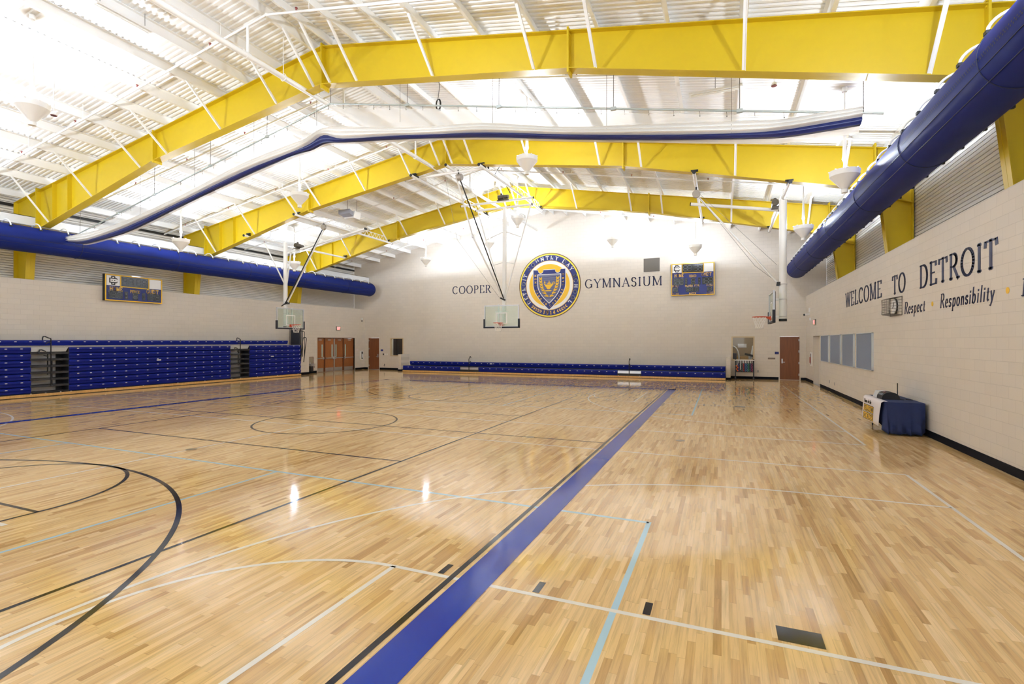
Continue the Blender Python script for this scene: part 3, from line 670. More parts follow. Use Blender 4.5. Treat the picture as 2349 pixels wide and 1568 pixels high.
# ------------------------------------------------------------------ round seal
def seal():
    cx, cz, R = -10.65, 5.925, 2.165
    t = thing('wall_seal', 'large round navy and yellow seal with shield on the far wall', 'wall emblem', (cx, YF, cz))
    def ring(nm, r, m, y, lab=None):
        mb = MB(); mb.disc((cx, YF-y+0.012, cz), r, FN, 96, depth=0.012); return mb.build(nm, m, t, label=lab)
    mbrown = mat('brown_edge_paint', (0.16, 0.09, 0.03), 0.5); myel = mat('bright_yellow_edge', (0.95, 0.75, 0.06), 0.45)
    ring('rim', R, mbrown, 0.012, 'thin brown outer edge'); ring('rim', R*0.975, myel, 0.016, 'bright yellow rim')
    ring('ring', R*0.935, M_navyp, 0.020, 'navy lettered ring'); ring('ring', R*0.765, M_gold, 0.024, 'thin yellow inner line')
    ring('ring', R*0.752, M_whitepanel, 0.028, 'white ring'); ring('disc', R*0.655, M_gold, 0.032, 'yellow centre disc')
    mb = MB(); text_arc(mb, 'DETROIT COUNTRY DAY SCHOOL', (cx, YF-0.020, cz), R*0.792, (1, 0, 0), (0, 0, 1), R*0.115, 222, -42, FN, 0.008, thick=0.21, thin=0.11)
    mb.build('ring_lettering', M_whitepanel, t, label='white capitals around the ring')
    mb = MB(); text_arc(mb, '1914', (cx, YF-0.020, cz), R*0.905, (1, 0, 0), (0, 0, 1), R*0.11, 256, 284, FN, 0.008, thick=0.20, thin=0.10, inward=True)
    mb.build('ring_number', M_goldthin, t, label='yellow numerals at the bottom of the ring')
    # leaves beside the numerals
    def leaf(mb, c, ang, ln, wd, yy):
        c = Vector(c); d = Vector((math.cos(ang), 0, math.sin(ang))); n2 = Vector((-d.z, 0, d.x))
        P = [c-d*ln/2, c-d*ln*0.15+n2*wd/2, c+d*ln/2, c-d*ln*0.15-n2*wd/2]
        mb.prism(P, (0, -0.008, 0))
    mb = MB()
    for sg in (-1, 1):
        for k in range(5):
            a = math.radians(270+sg*(19+5.2*k)); r = R*0.845
            for q in (-1, 1):
                leaf(mb, (cx+(r+q*0.045)*math.cos(a), YF-0.020, cz+(r+q*0.045)*math.sin(a)), a+PI/2*sg+q*sg*-0.6+PI, 0.17, 0.075, 0)
    mb.build('ring_leaves', M_goldthin, t)
    # shield
    def sh(k, dz=0.0):
        w2, zt, zb = 1.12*k, 1.05*k, -1.62*k
        pts = [(-w2, zt)]
        if k > 0.9:
            for sx in (-0.60, 0.60):
                pts += [(sx-0.20, zt-0.02)]+[(sx+0.19*math.cos(a), zt-0.04+0.21*math.sin(a)) for a in [PI+PI*i/10 for i in range(11)]]+[(sx+0.20, zt-0.02)]
        pts += [(w2, zt)]
        for i in range(0, 13):
            f = i/12
            pts.append((w2*(1-f**1.9), 0.10*k+(zb-0.10*k)*(0.92*f+0.08*f*f)))
        pts += [(-x, z) for x, z in pts[-2:-14:-1]]
        return pts
    def shield(nm, k, m, y, dz=0, lab=None):
        mb = MB(); P = [(cx+x, YF-y, cz+z+dz) for x, z in sh(k)]
        c = Vector((cx, YF-y, cz-0.2)); mb.prism(P, (0, -0.006, 0)); return mb.build(nm, m, t, label=lab)
    shield('shield_edge', 1.035, M_whitepanel, 0.033, 0.0, 'white shield edge'); shield('shield', 1.0, M_navyp, 0.037, 0, 'navy shield')
    shield('inner_shield', 0.745, M_whitepanel, 0.044, -0.03, 'white inner edge'); shield('inner_shield', 0.705, mat('grey_blue_field', (0.20, 0.22, 0.33), 0.5), 0.048, -0.03, 'grey blue inner field')
    mb = MB()
    for i in range(24):
        z = 0.66-i*0.066; hw = 0.78
        if z < 0.02: hw = 0.78*(1-min(1, (0.02-z)/1.16)**1.9)-0.02
        if hw > 0.06: mb.box((cx-hw+0.03, YF-0.0545, cz+z-0.06), (cx+hw-0.03, YF-0.0545-0.004, cz+z-0.06+0.026))
    mb.build('field_stripes', M_navyp, t)
    mb = MB()   # laurel branches
    for sg in (-1, 1):
        for k in range(7):
            f = k/6; x = sg*(0.60-0.42*f**2.2); z = 0.52-1.18*f; a = math.radians(90-sg*8+sg*62*f*f*-1)
            for q in (-1, 1): leaf(mb, (cx+x+q*0.055, YF-0.058, cz+z-0.04), a+q*-0.42, 0.26, 0.12, 0)
    mb.build('laurel', M_gold, t)
    mb = MB()   # oil lamp
    def lp(pts): mb.prism([(cx+x, YF-0.058, cz+z-0.02) for x, z in pts], (0, -0.008, 0))
    lp([(-0.38, 0.16), (-0.20, 0.06), (0.16, 0.08), (0.30, 0.18), (0.26, 0.02), (0.10, -0.16), (0.04, -0.24), (-0.12, -0.24), (-0.18, -0.14), (-0.30, 0.02)])
    lp([(-0.18, 0.10), (-0.04, 0.20), (0.06, 0.20), (0.18, 0.10)]); lp([(-0.02, 0.18), (-0.02, 0.32), (0.03, 0.32), (0.03, 0.18)])
    lp([(-0.26, -0.38), (0.16, -0.38), (0.16, -0.31), (-0.26, -0.31)]); lp([(-0.36, 0.18), (-0.30, 0.36), (-0.25, 0.16)])
    mb.tube([(cx+0.33+0.075*math.cos(a), YF-0.062, cz+0.13+0.075*math.sin(a)) for a in [2*PI*i/14 for i in range(14)]], 0.02, 6, closed=True)
    mb.build('oil_lamp', M_gold, t)
    mb = MB()   # motto along the shield edge
    motto = 'MENS SANA IN CORPORE SANO'
    outer = [(-0.97, 0.78), (-0.97, -0.05), (-0.90, -0.36), (-0.74, -0.70), (-0.50, -1.00), (-0.26, -1.22), (0.0, -1.42), (0.26, -1.22), (0.50, -1.00), (0.74, -0.70), (0.90, -0.36), (0.97, -0.05), (0.97, 0.78)]
    L = [0]
    for a, b in zip(outer[:-1], outer[1:]): L.append(L[-1]+math.hypot(b[0]-a[0], b[1]-a[1]))
    tw = text_width(motto, 0.3); x = 0; hh = 0.13
    for ch in motto:
        wd = GL[ch][0]; s = L[-1]*(x+wd/2)/tw
        for i in range(len(L)-1):
            if L[i] <= s <= L[i+1]+1e-9: break
        f = (s-L[i])/(L[i+1]-L[i]); a, b = outer[i], outer[i+1]
        d = Vector((b[0]-a[0], 0, b[1]-a[1])).normalized(); up = Vector((-d.z, 0, d.x)); base = Vector((cx+a[0]+(b[0]-a[0])*f, YF-0.043, cz+a[1]+(b[1]-a[1])*f))-up*hh/2
        def place(p, q, base=base, d=d, up=up, wd=wd): return base+d*((p-wd/2)*hh)+up*(q*hh)
        stroke_glyph(mb, ch, place, 0.20, 0.12, 0.12, Vector((0, -0.008, 0))); x += wd+0.3
    mb.build('motto', M_goldthin, t)
seal()

# ------------------------------------------------------------------ scoreboards
def seg_digit(mb, place, one=False, th=0.13, mi=0):
    """unlit seven segment outline, unit box 0.6 x 1"""
    S = [[(0.08, 1), (0.52, 1)], [(0.06, 0.5), (0.54, 0.5)], [(0.08, 0), (0.52, 0)], [(0, 0.92), (0, 0.58)], [(0, 0.42), (0, 0.08)], [(0.6, 0.92), (0.6, 0.58)], [(0.6, 0.42), (0.6, 0.08)]]
    if one: S = [[(0.3, 0.92), (0.3, 0.58)], [(0.3, 0.42), (0.3, 0.08)]]
    for p, q in S:
        d = Vector((q[0]-p[0], q[1]-p[1])).normalized(); n = Vector((-d.y, d.x))*th*0.42
        mb.prism([place(p[0]+n.x, p[1]+n.y), place(q[0]+n.x, q[1]+n.y), place(q[0]-n.x, q[1]-n.y), place(p[0]-n.x, p[1]-n.y)], place.ext, mi)
def scoreboard(label, o, u, nrm, Wd, Ht, full):
    """o = lower left corner on the face plane, u = along the face"""
    o = Vector(o); u = Vector(u); n = Vector(nrm); zv = Vector((0, 0, 1))
    t = thing('scoreboard', label, 'scoreboard', tuple(o+u*Wd/2-n*0.18), 'navy scoreboards on the walls')
    def quadbox(mb, a, b, c, d, y0, y1, mi=0):
        P = [o+u*a+zv*b+n*y0, o+u*c+zv*b+n*y0, o+u*c+zv*d+n*y0, o+u*a+zv*d+n*y0]; mb.prism(P, n*(y1-y0), mi)
    mb = MB(); quadbox(mb, 0, 0, Wd, Ht, -0.18, 0.0); mb.build('cabinet', M_blackm, t)
    mb = MB(); quadbox(mb, 0.03, 0.03, Wd-0.03, Ht-0.03, 0.0, 0.006); mb.build('face', M_navyp, t)
    mb = MB(); f = 0.045
    for r in ((0, 0, Wd, f), (0, Ht-f, Wd, Ht), (0, f, f, Ht-f), (Wd-f, f, Wd, Ht-f)): quadbox(mb, *r, 0.0, 0.02)
    ph = 0.46 if not full else 0.50
    pz0, pz1 = Ht-f-ph, Ht-f; c0, c1 = Wd*0.262, Wd*0.742
    for r in ((c0-0.035, pz0-0.04, c0, pz1), (c1, pz0-0.04, c1+0.035, pz1), (c0, pz0-0.04, c1, pz0)): quadbox(mb, *r, 0.0, 0.018)
    mb.build('trim_frame', M_gold, t)
    mb = MB(); quadbox(mb, Wd*0.44, Ht-0.01, Wd*0.60, Ht+0.03, -0.03, 0.022); mb.build('mounting_clip', M_steel, t)
    # white panels
    mb = MB(); quadbox(mb, f+0.015, pz0, c0-0.05, pz1-0.01, 0.006, 0.012); mb.build('logo_panel', M_whitepanel, t)
    mb = MB(); quadbox(mb, c1+0.05, pz0, Wd-f-0.015, pz1-0.01, 0.006, 0.012); mb.build('blank_panel', M_whitepanel, t)
    # interlocked monogram
    mb = MB(); lx = (f+0.015+c0-0.05)/2; lz = (pz0+pz1)/2; k = ph*0.86
    def R4(a, b, c, d): quadbox(mb, lx+a*k, lz+b*k, lx+c*k, lz+d*k, 0.012, 0.018)
    R4(-0.42, -0.28, -0.31, 0.28); R4(-0.42, 0.19, 0.36, 0.29); R4(-0.42, -0.29, 0.36, -0.19); R4(0.36, 0.10, 0.42, 0.25); R4(0.36, -0.25, 0.42, -0.10)
    R4(-0.22, 0.40, 0.18, 0.50); R4(-0.22, -0.50, 0.18, -0.40); R4(-0.22, 0.29, -0.11, 0.44); R4(0.10, 0.29, 0.21, 0.44); R4(-0.22, -0.44, -0.11, -0.29); R4(0.10, -0.44, 0.21, -0.29)
    R4(-0.17, -0.05, -0.08, 0.05); R4(0.10, -0.05, 0.19, 0.05)
    mb.build('monogram', M_black, t)
    # displays and digits
    disp = MB(); dig = MB()
    class PL:
        ext = n*0.004
        def __init__(s, x, z, h): s.x = x; s.z = z; s.h = h
        def __call__(s, a, b): return o+u*(s.x+a*s.h)+zv*(s.z+b*s.h)+n*0.013
    def display(x0, z0, x1, z1, digits, h, extra=()):
        quadbox(disp, x0, z0, x1, z1, 0.006, 0.012)
        for (x, one) in digits: seg_digit(dig, PL(x, (z0+z1)/2-h/2, h), one)
        for (x, z) in extra: quadbox(dig, x-0.025, z-0.035, x+0.025, z+0.035, 0.012, 0.017)
    h1 = ph*0.66; cw = c1-c0
    display(c0, pz0, c1, pz1, [(c0+cw*0.06, False), (c0+cw*0.27, False), (c0+cw*0.56, False), (c0+cw*0.77, False)], h1)
    z1 = pz0-0.47 if not full else pz0-0.60; h2 = 0.27 if not full else 0.34
    def row(zc, xs):
        for (x0, x1, ds) in xs: display(x0, zc-h2/2-0.04, x1, zc+h2/2+0.04, ds, h2)
    row(z1+0.06, [(Wd*0.05, Wd*0.29, [(Wd*0.035, True), (Wd*0.105, False), (Wd*0.205, False)]), (Wd*0.46, Wd*0.555, [(Wd*0.475, False)]), (Wd*0.72, Wd*0.96, [(Wd*0.705, True), (Wd*0.775, False), (Wd*0.875, False)])])
    for x in (Wd*0.35, Wd*0.655): display(x-0.07, z1+0.06-h2/2-0.04, x+0.07, z1+0.06+h2/2+0.04, [], h2, [(x, z1+0.13), (x, z1-0.04)])
    txt = MB()
    def word(s, xc, z, h, w): text_line(txt, s, o+u*(xc-w/2)+zv*z+n*0.006, u, zv, h, w, thick=0.2, thin=0.17, serif=0, depth=0.006, nrm=n)
    zt = pz0-0.24 if full else pz0-0.225
    word('HOME', Wd*0.18, zt-0.02, 0.19, Wd*0.21); word('PERIOD', Wd*0.505, zt-0.05, 0.13, Wd*0.17); word('GUEST', Wd*0.82, zt-0.01, 0.19, Wd*0.22)
    if full:
        zf = z1-0.26; word('FOULS', Wd*0.10, zf, 0.115, Wd*0.145); word('PLAYER', Wd*0.415, zf, 0.115, Wd*0.18); word('FOUL', Wd*0.60, zf, 0.115, Wd*0.115); word('FOULS', Wd*0.895, zf, 0.115, Wd*0.145)
        zz = zf-0.17; hh = 0.22
        def small(x0, x1, ds): display(x0, zz-hh/2-0.03, x1, zz+hh/2+0.03, ds, hh)
        small(Wd*0.045, Wd*0.165, [(Wd*0.03, True), (Wd*0.085, False)]); small(Wd*0.34, Wd*0.65, [(Wd*0.365, False), (Wd*0.45, False), (Wd*0.57, False)]); small(Wd*0.83, Wd*0.955, [(Wd*0.815, True), (Wd*0.875, False)])
        zb = 0.06; word('SCORE', Wd*0.10, zb, 0.105, Wd*0.145); word('MATCH', Wd*0.50, zb, 0.105, Wd*0.16); word('SCORE', Wd*0.895, zb, 0.105, Wd*0.145)
    disp.build('display', M_led, t); dig.build('digits', M_seg, t); txt.build('caption_lettering', M_goldthin, t)
scoreboard('taller scoreboard with four rows of captions on the far wall', (-2.81, YF-0.18, 4.93), (1, 0, 0), (0, -1, 0), 2.43, 1.92, True)
scoreboard('low wide scoreboard on the left wall above the tall bleachers', (-25.72, 14.06, 4.03), (0, 1, 0), (1, 0, 0), 2.52, 1.20, False)

# ------------------------------------------------------------------ fabric ducts
def duct(x, z, r, side, label):
    t = thing('air_duct', label, 'duct', (x, 12, z), 'navy fabric air ducts'); y1 = 31.5; n = 48
    ys = [YB, 1.0, 4.0, 7, 10, 13, 16, 19, 22, 25, 28, 30.5, 31.3, 31.44, y1]; rs = [r]*11+[r*0.995, r*0.96, r*0.80, r*0.02]
    mb = MB(); vs = []; fs = []
    yy = [YB+i*0.35 for i in range(int((31.2-YB)/0.35))]; ys = yy+[31.2, 31.34, 31.44, y1]; rs = [r]*len(yy)+[r, r*0.97, r*0.86, r*0.02]
    for i, (y, q) in enumerate(zip(ys, rs)):
        for k in range(n):
            a = 2*PI*k/n; wob = 1+0.006*math.sin(i*2.1+k*0.4)+0.004*math.sin(i*0.9+k*1.3) if q == r else 1
            vs.append((x+q*wob*math.cos(a), y, z+q*wob*math.sin(a)))
    for i in range(len(ys)-1):
        for k in range(n): fs.append((i*n+k, i*n+(k+1) % n, (i+1)*n+(k+1) % n, (i+1)*n+k))
    fs.append(tuple((len(ys)-1)*n+k for k in range(n))); mb.add(vs, fs)
    mb.build('sleeve', M_duct, t, smooth=SM)
    for y in ((9.0, 12.4, 16.1, 20.2, 24.3, 28.2, 31.25) if side > 0 else (8.2, 12.4, 16.4, 20.4, 24.4, 28.4, 31.25)):
        mb = MB(); mb.tube([(x+(r+0.004)*math.cos(2*PI*k/40), y, z+(r+0.004)*math.sin(2*PI*k/40)) for k in range(40)], 0.009, 6, closed=True); mb.build('seam_band', M_seam, t, smooth=SM)
    # lengthwise seams and the perforation rows facing the court
    for a in ((201, 224) if side > 0 else (-30, -8)):
        aa = math.radians(a); mb = MB(); px, pz = x+(r+0.003)*math.cos(aa), z+(r+0.003)*math.sin(aa)
        mb.tube([(px, YB, pz), (px, 31.2, pz)], 0.006, 6); mb.build('lengthwise_seam', M_seam, t)
    mb = MB(); A = math.radians(184 if side > 0 else -4)
    k = 0; y = 3.0
    while y < 31.0:
        for q in (0, 1):
            aa = A+(q-0.5)*0.075; nn = (math.cos(aa), 0, math.sin(aa)); yy2 = y+q*0.03
            c = (x+(r+0.006)*nn[0], yy2, z+(r+0.006)*nn[2]); mb.disc(c, 0.013, nn, 6)
        y += 0.065
    o = mb.build('perforation_rows', M_black, t)
    o['kind'] = 'stuff'
    # suspension rail and hoops
    mb = MB(); mb.tube([(x-0.05*side, YB, z+r+0.05), (x-0.05*side, 31.3, z+r+0.05)], 0.016, 6); mb.build('suspension_rail', M_cable, t)
    y = 3.7 if side > 0 else 3.93
    while y < 31.2:
        a0, a1 = math.radians(134), math.radians(46)
        if side < 0: a0, a1 = math.radians(46), math.radians(134)
        pts = []
        for i in range(15):
            f = i/14; a = a0+(a1-a0)*f; rr = r+0.02+0.13*math.sin(PI*min(1, f*1.0))**0.7
            pts.append((x+rr*math.cos(a), y, z+rr*math.sin(a)))
        mb = MB(); mb.tube(pts, 0.022, 8); hp = mb.build('support_hoop', M_white, t, smooth=SM)
        for p in (pts[0], pts[-1]):
            mb = MB(); mb.box((p[0]-0.028, y-0.045, p[2]-0.03), (p[0]+0.028, y+0.045, p[2]+0.022)); mb.build('hoop_clip', M_black, hp)
        y += 0.893
    # clips along the lower edge
    aa = math.radians(-35 if side > 0 else 215); y = 4.0
    while y < 31:
        c = (x+(r+0.012)*math.cos(aa), y, z+(r+0.012)*math.sin(aa)); MB().box((c[0]-0.02, y-0.03, c[2]-0.03), (c[0]+0.02, y+0.03, c[2]+0.02)).build('edge_clip', M_black, t); y += 0.893
duct(3.78, 6.10, 0.49, 1, 'big navy fabric duct running above the right wall')
duct(-24.62, 6.08, 0.49, -1, 'navy fabric duct running above the left wall and bleachers')

# ------------------------------------------------------------------ pendant uplights
def pendant_master():
    t = thing('pendant_light', '', 'light', (0, 0, 0), 'white cone pendant uplights')
    mb = MB(); mb.lathe([(0.055, -0.55), (0.075, -0.55), (0.078, -0.47), (0.062, -0.46), (0.315, -0.15), (0.33, -0.13), (0.34, 0.0), (0.315, 0.0), (0.30, -0.12), (0.05, -0.40), (0.0, -0.40)], n=36)
    mb.lathe([(0.0, -0.545), (0.055, -0.55)], n=36)
    mb.build('cone_shade', M_white, t, smooth=math.radians(30))
    mb = MB()
    for k in range(8):
        a = 2*PI*k/8; mb.sphere((0.338*math.cos(a), 0.338*math.sin(a), 0.0), 0.022, 8)
    mb.build('rim_screws', M_whitepanel, t)
    mb = MB(); mb.lathe([(0.02, -0.06), (0.08, -0.08), (0.11, -0.16), (0.08, -0.24), (0.0, -0.26)], n=20); mb.build('bulb', M_lamp, t, smooth=SM)
    mb = MB(); mb.lathe([(0.024, -0.06), (0.024, 0.20), (0.06, 0.27), (0.05, 0.40), (0.034, 0.8), (0.026, 1.2), (0.0, 1.2)], n=16); mb.tube([(0, 0, 1.15), (0, 0, 1.86)], 0.022, 10)
    mb.lathe([(0.0, 1.80), (0.06, 1.80), (0.06, 1.90), (0, 1.90)], n=14); mb.build('stem', M_white, t, smooth=SM)
    ld = bpy.data.lights.new('uplight', 'POINT'); ld.shadow_soft_size = 0.05; ld.energy = LAMP_W; ld.color = (0.90, 0.98, 1.10)
    lo = bpy.data.objects.new('uplight', ld); COL.objects.link(lo); lo.parent = t; lo.location = (0, 0, 0.07)
    return t
pm = pendant_master()
far_lamp = [c for c in pm.children if c.type == 'LIGHT'][0].data.copy(); far_lamp.energy = LAMP_W*0.85
PEND = [(-15.45, 6.88, 7.95, 'nearest pendant light at far left, beside a red sprinkler cap'), (-5.95, 6.8, 8.62, 'pendant light cut off by the top edge of the photo'),
        (-22.0, 15, 6.66, 'pendant light hanging just above the left duct, before the second yellow frame'), (-15.15, 15, 7.92, 'pendant light left of centre, in front of the middle yellow frame'), (-5.70, 15, 8.0, 'pendant light above centre, under the rolled curtain'), (2.87, 15, 6.46, 'large pendant light beside the right duct, below the end of the rolled curtain'),
        (2.89, 22.1, 6.57, 'pendant light right of the side hoop mast, touching the right duct in view'), (-22.72, 22.1, 6.75, 'pendant light behind the left hoop mast'), (-9.75, 24.3, 8.62, 'pendant light right of the central hoop mast, before the farthest frame'),
        (-18.24, 29, 7.72, 'leftmost pendant light against the far wall'), (-13.58, 29, 8.50, 'far pendant light seen between the struts of the central hoop'), (-5.77, 29, 8.11, 'far pendant light right of the round seal'), (-1.30, 29, 7.36, 'far pendant light above the far wall scoreboard'),
        (2.87, 6.9, 6.5, 'pendant light outside the view on the right'), (-22.2, 6.9, 6.7, 'pendant light outside the view on the left'), (-15.45, -1.5, 7.95, 'pendant light behind the viewer, left of the ridge'), (-5.95, -1.5, 8.0, 'pendant light behind the viewer, right of the ridge'), (2.87, -1.5, 6.5, 'pendant light behind the viewer by the right wall'), (-22.2, -1.5, 6.7, 'pendant light behind the viewer by the left wall')]
for i, (x, y, z, lab) in enumerate(PEND):
    o = pm if i == 0 else copy_tree(pm)
    o.location = (x, y, z); o['label'] = lab
    for ch in o.children:
        if ch.type == 'LIGHT' and y > 28: ch.data = far_lamp
        if ch.name.startswith('stem'):
            zc = zroof(x)-0.02-z; ch.scale = (1, 1, zc/1.90)

# ------------------------------------------------------------------ rolled divider curtain
def divider():
    yc = 11.92; K = [(-23.5, 6.42), (-10.82, 9.28), (2.93, 6.62)]
    t = thing('divider_curtain', 'rolled white divider curtain with navy hem hanging under the roof ridge', 'curtain', (-10.8, yc, 7.8))
    mb = MB(); mb.tube([(K[0][0], yc, K[0][1]), (K[1][0], yc, K[1][1])], 0.024, 10); mb.tube([(K[1][0], yc, K[1][1]), (K[2][0], yc, K[2][1])], 0.024, 10)
    for x in (-21, -18.9, -16, -13.4, -8.1, -5.3, -2.35, 0.36):
        z = zpipe = (K[0][1]+(K[1][1]-K[0][1])*(x-K[0][0])/(K[1][0]-K[0][0])) if x < K[1][0] else (K[1][1]+(K[2][1]-K[1][1])*(x-K[1][0])/(K[2][0]-K[1][0]))
        mb.box((x-0.06, yc-0.035, z-0.035), (x+0.06, yc+0.035, z+0.035))
    mb.build('support_pipe', M_galv, t, smooth=SM)
    def zp(x): return (K[0][1]+(K[1][1]-K[0][1])*(x-K[0][0])/(K[1][0]-K[0][0])) if x < K[1][0] else (K[1][1]+(K[2][1]-K[1][1])*(x-K[1][0])/(K[2][0]-K[1][0]))
    TOP = [(-24.1, 6.34), (-23.2, 6.40), (-22.0, 6.46), (-20.2, 6.66), (-17.2, 7.28), (-14.4, 7.93), (-12.4, 8.27), (-11.6, 8.36), (-11.05, 8.56), (-10.3, 8.50), (-8.6, 8.18), (-7.0, 7.98), (-5.6, 7.82), (-3.5, 7.38), (-1.4, 7.10), (0.4, 6.88), (1.2, 6.78), (2.0, 6.80), (2.57, 6.80)]
    NT = [(-24.1, 6.16), (-23.2, 6.10), (-22.0, 6.20), (-20.2, 6.46), (-17.2, 7.10), (-14.4, 7.70), (-12.4, 8.02), (-11.6, 8.18), (-11.05, 8.36), (-10.3, 8.14), (-8.6, 7.96), (-7.0, 7.76), (-5.6, 7.58), (-3.5, 7.20), (-1.4, 6.86), (0.4, 6.62), (1.2, 6.56), (2.0, 6.58), (2.57, 6.60)]
    NB = [(-23.9, 6.10), (-23.2, 6.00), (-22.0, 6.08), (-20.2, 6.30), (-17.2, 6.98), (-14.4, 7.58), (-12.4, 7.94), (-11.6, 8.02), (-11.05, 8.14), (-10.3, 8.06), (-8.6, 7.88), (-7.0, 7.68), (-5.6, 7.48), (-3.5, 7.11), (-1.4, 6.77), (0.4, 6.52), (1.2, 6.43), (2.0, 6.44), (2.55, 6.46)]
    def smooth(L, n=4):
        out = []
        for i in range(len(L)-1):
            for k in range(n):
                f = k/n; p0 = L[max(i-1, 0)]; p1 = L[i]; p2 = L[i+1]; p3 = L[min(i+2, len(L)-1)]
                out.append(tuple(0.5*((2*p1[j])+(-p0[j]+p2[j])*f+(2*p0[j]-5*p1[j]+4*p2[j]-p3[j])*f*f+(-p0[j]+3*p1[j]-3*p2[j]+p3[j])*f**3) for j in (0, 1)))
        return out+[L[-1]]
    A, B, C2 = smooth(TOP), smooth(NT), smooth(NB)
    # folded vinyl stack: horizontal folds in section
    def folded(nm, A, B, m, folds, d0, d1, amp):
        mb = MB(); sec = []
        N = folds*8
        for i in range(N+1):
            f = i/N; sec.append((f, amp*(0.5-0.5*math.cos(f*folds*2*PI))))
        front = []; n = len(sec)
        vs = []; fs = []
        for i, (a, b) in enumerate(zip(A, B)):
            for (f, bul) in sec: vs.append((a[0]+(b[0]-a[0])*f, yc-d0-bul*(0.85+0.15*math.sin(i*0.7)), a[1]+(b[1]-a[1])*f))
            for (f, bul) in reversed(sec): vs.append((a[0]+(b[0]-a[0])*f, yc+d1+bul, a[1]+(b[1]-a[1])*f))
        M2 = 2*n
        for i in range(len(A)-1):
            for k in range(M2): fs.append((i*M2+k, i*M2+(k+1) % M2, (i+1)*M2+(k+1) % M2, (i+1)*M2+k))
        fs.append(tuple(range(M2))); fs.append(tuple((len(A)-1)*M2+k for k in range(M2))); mb.add(vs, fs)
        return mb.build(nm, m, t, smooth=math.radians(60))
    folded('vinyl_folds', A, B, M_vinyl, 3, 0.05, 0.05, 0.11)
    folded('navy_hem', B, C2, M_navyv, 1, 0.04, 0.06, 0.06)
    # sheer mesh from the pipe down to the folds, and its hem behind the roll
    mb = MB(); vs = []; fs = []
    xs = [p for p in A]
    for i, p in enumerate(xs):
        x = max(K[0][0]+0.3, min(p[0], K[2][0]-0.05)); zt = zp(x)-0.09+0.02*math.cos(i*2.2)
        for j in range(7):
            f = j/6; vs.append((p[0], yc+0.05*math.sin(i*1.1+j*0.7)*f*(1-f)*2, max(zt, p[1])+(p[1]-max(zt, p[1]))*f))
    for i in range(len(xs)-1):
        for j in range(6): fs.append((i*7+j, i*7+j+1, (i+1)*7+j+1, (i+1)*7+j))
    mb.add(vs, fs); mb.build('sheer_mesh', M_sheer, t, smooth=math.radians(80), label='see-through white mesh above the folds')
    mb = MB(); vs = []; fs = []
    for i, b in enumerate(C2):
        if b[0] < -23.4: b = (-23.4, b[1])
        vs += [(b[0]-0.0, yc+0.03, b[1]+0.02), (b[0]-0.0, yc+0.10, b[1]-0.01), (b[0], yc+0.14, b[1]-0.02-0.10*min(1, max(0, (b[0]+1.5)/4)))]
    for i in range(len(C2)-1): fs += [(3*i, 3*i+1, 3*i+4, 3*i+3), (3*i+1, 3*i+2, 3*i+5, 3*i+4)]
    mb.add(vs, fs); mb.build('mesh_hem', sheer_mat('tan_mesh_fold', (0.66, 0.60, 0.52), 0.75), t, smooth=math.radians(80))
    # ties along the pipe, hanging cables
    x = -23.0
    while x < 2.6:
        z = zp(x); mb = MB(); mb.bar((x, yc, z-0.02), (x+0.01, yc, z-0.13), 0.008); mb.sphere((x+0.01, yc, z-0.13), 0.014, 6); mb.build('mesh_tie', M_brownwire, t); x += 0.55
    mb = MB()
    for x in (-23.4, -18.9, -16.0, -13.4, -10.82, -8.1, -5.3, -2.35, 0.36, 2.6):
        mb.tube([(x, yc, zp(x)), (x, yc+0.02, zroof(x)-0.24)], 0.008, 6)
    for x in (-19.6, -16.7, -13.9, -11.3, -8.3, -5.45, -2.5, 0.2):
        mb.tube([(x, yc-0.06, zroof(x)-0.24), (x, yc-0.06, zp(x)-0.5)], 0.005, 5)
    mb.build('hanging_cables', M_brownwire, t)
divider()

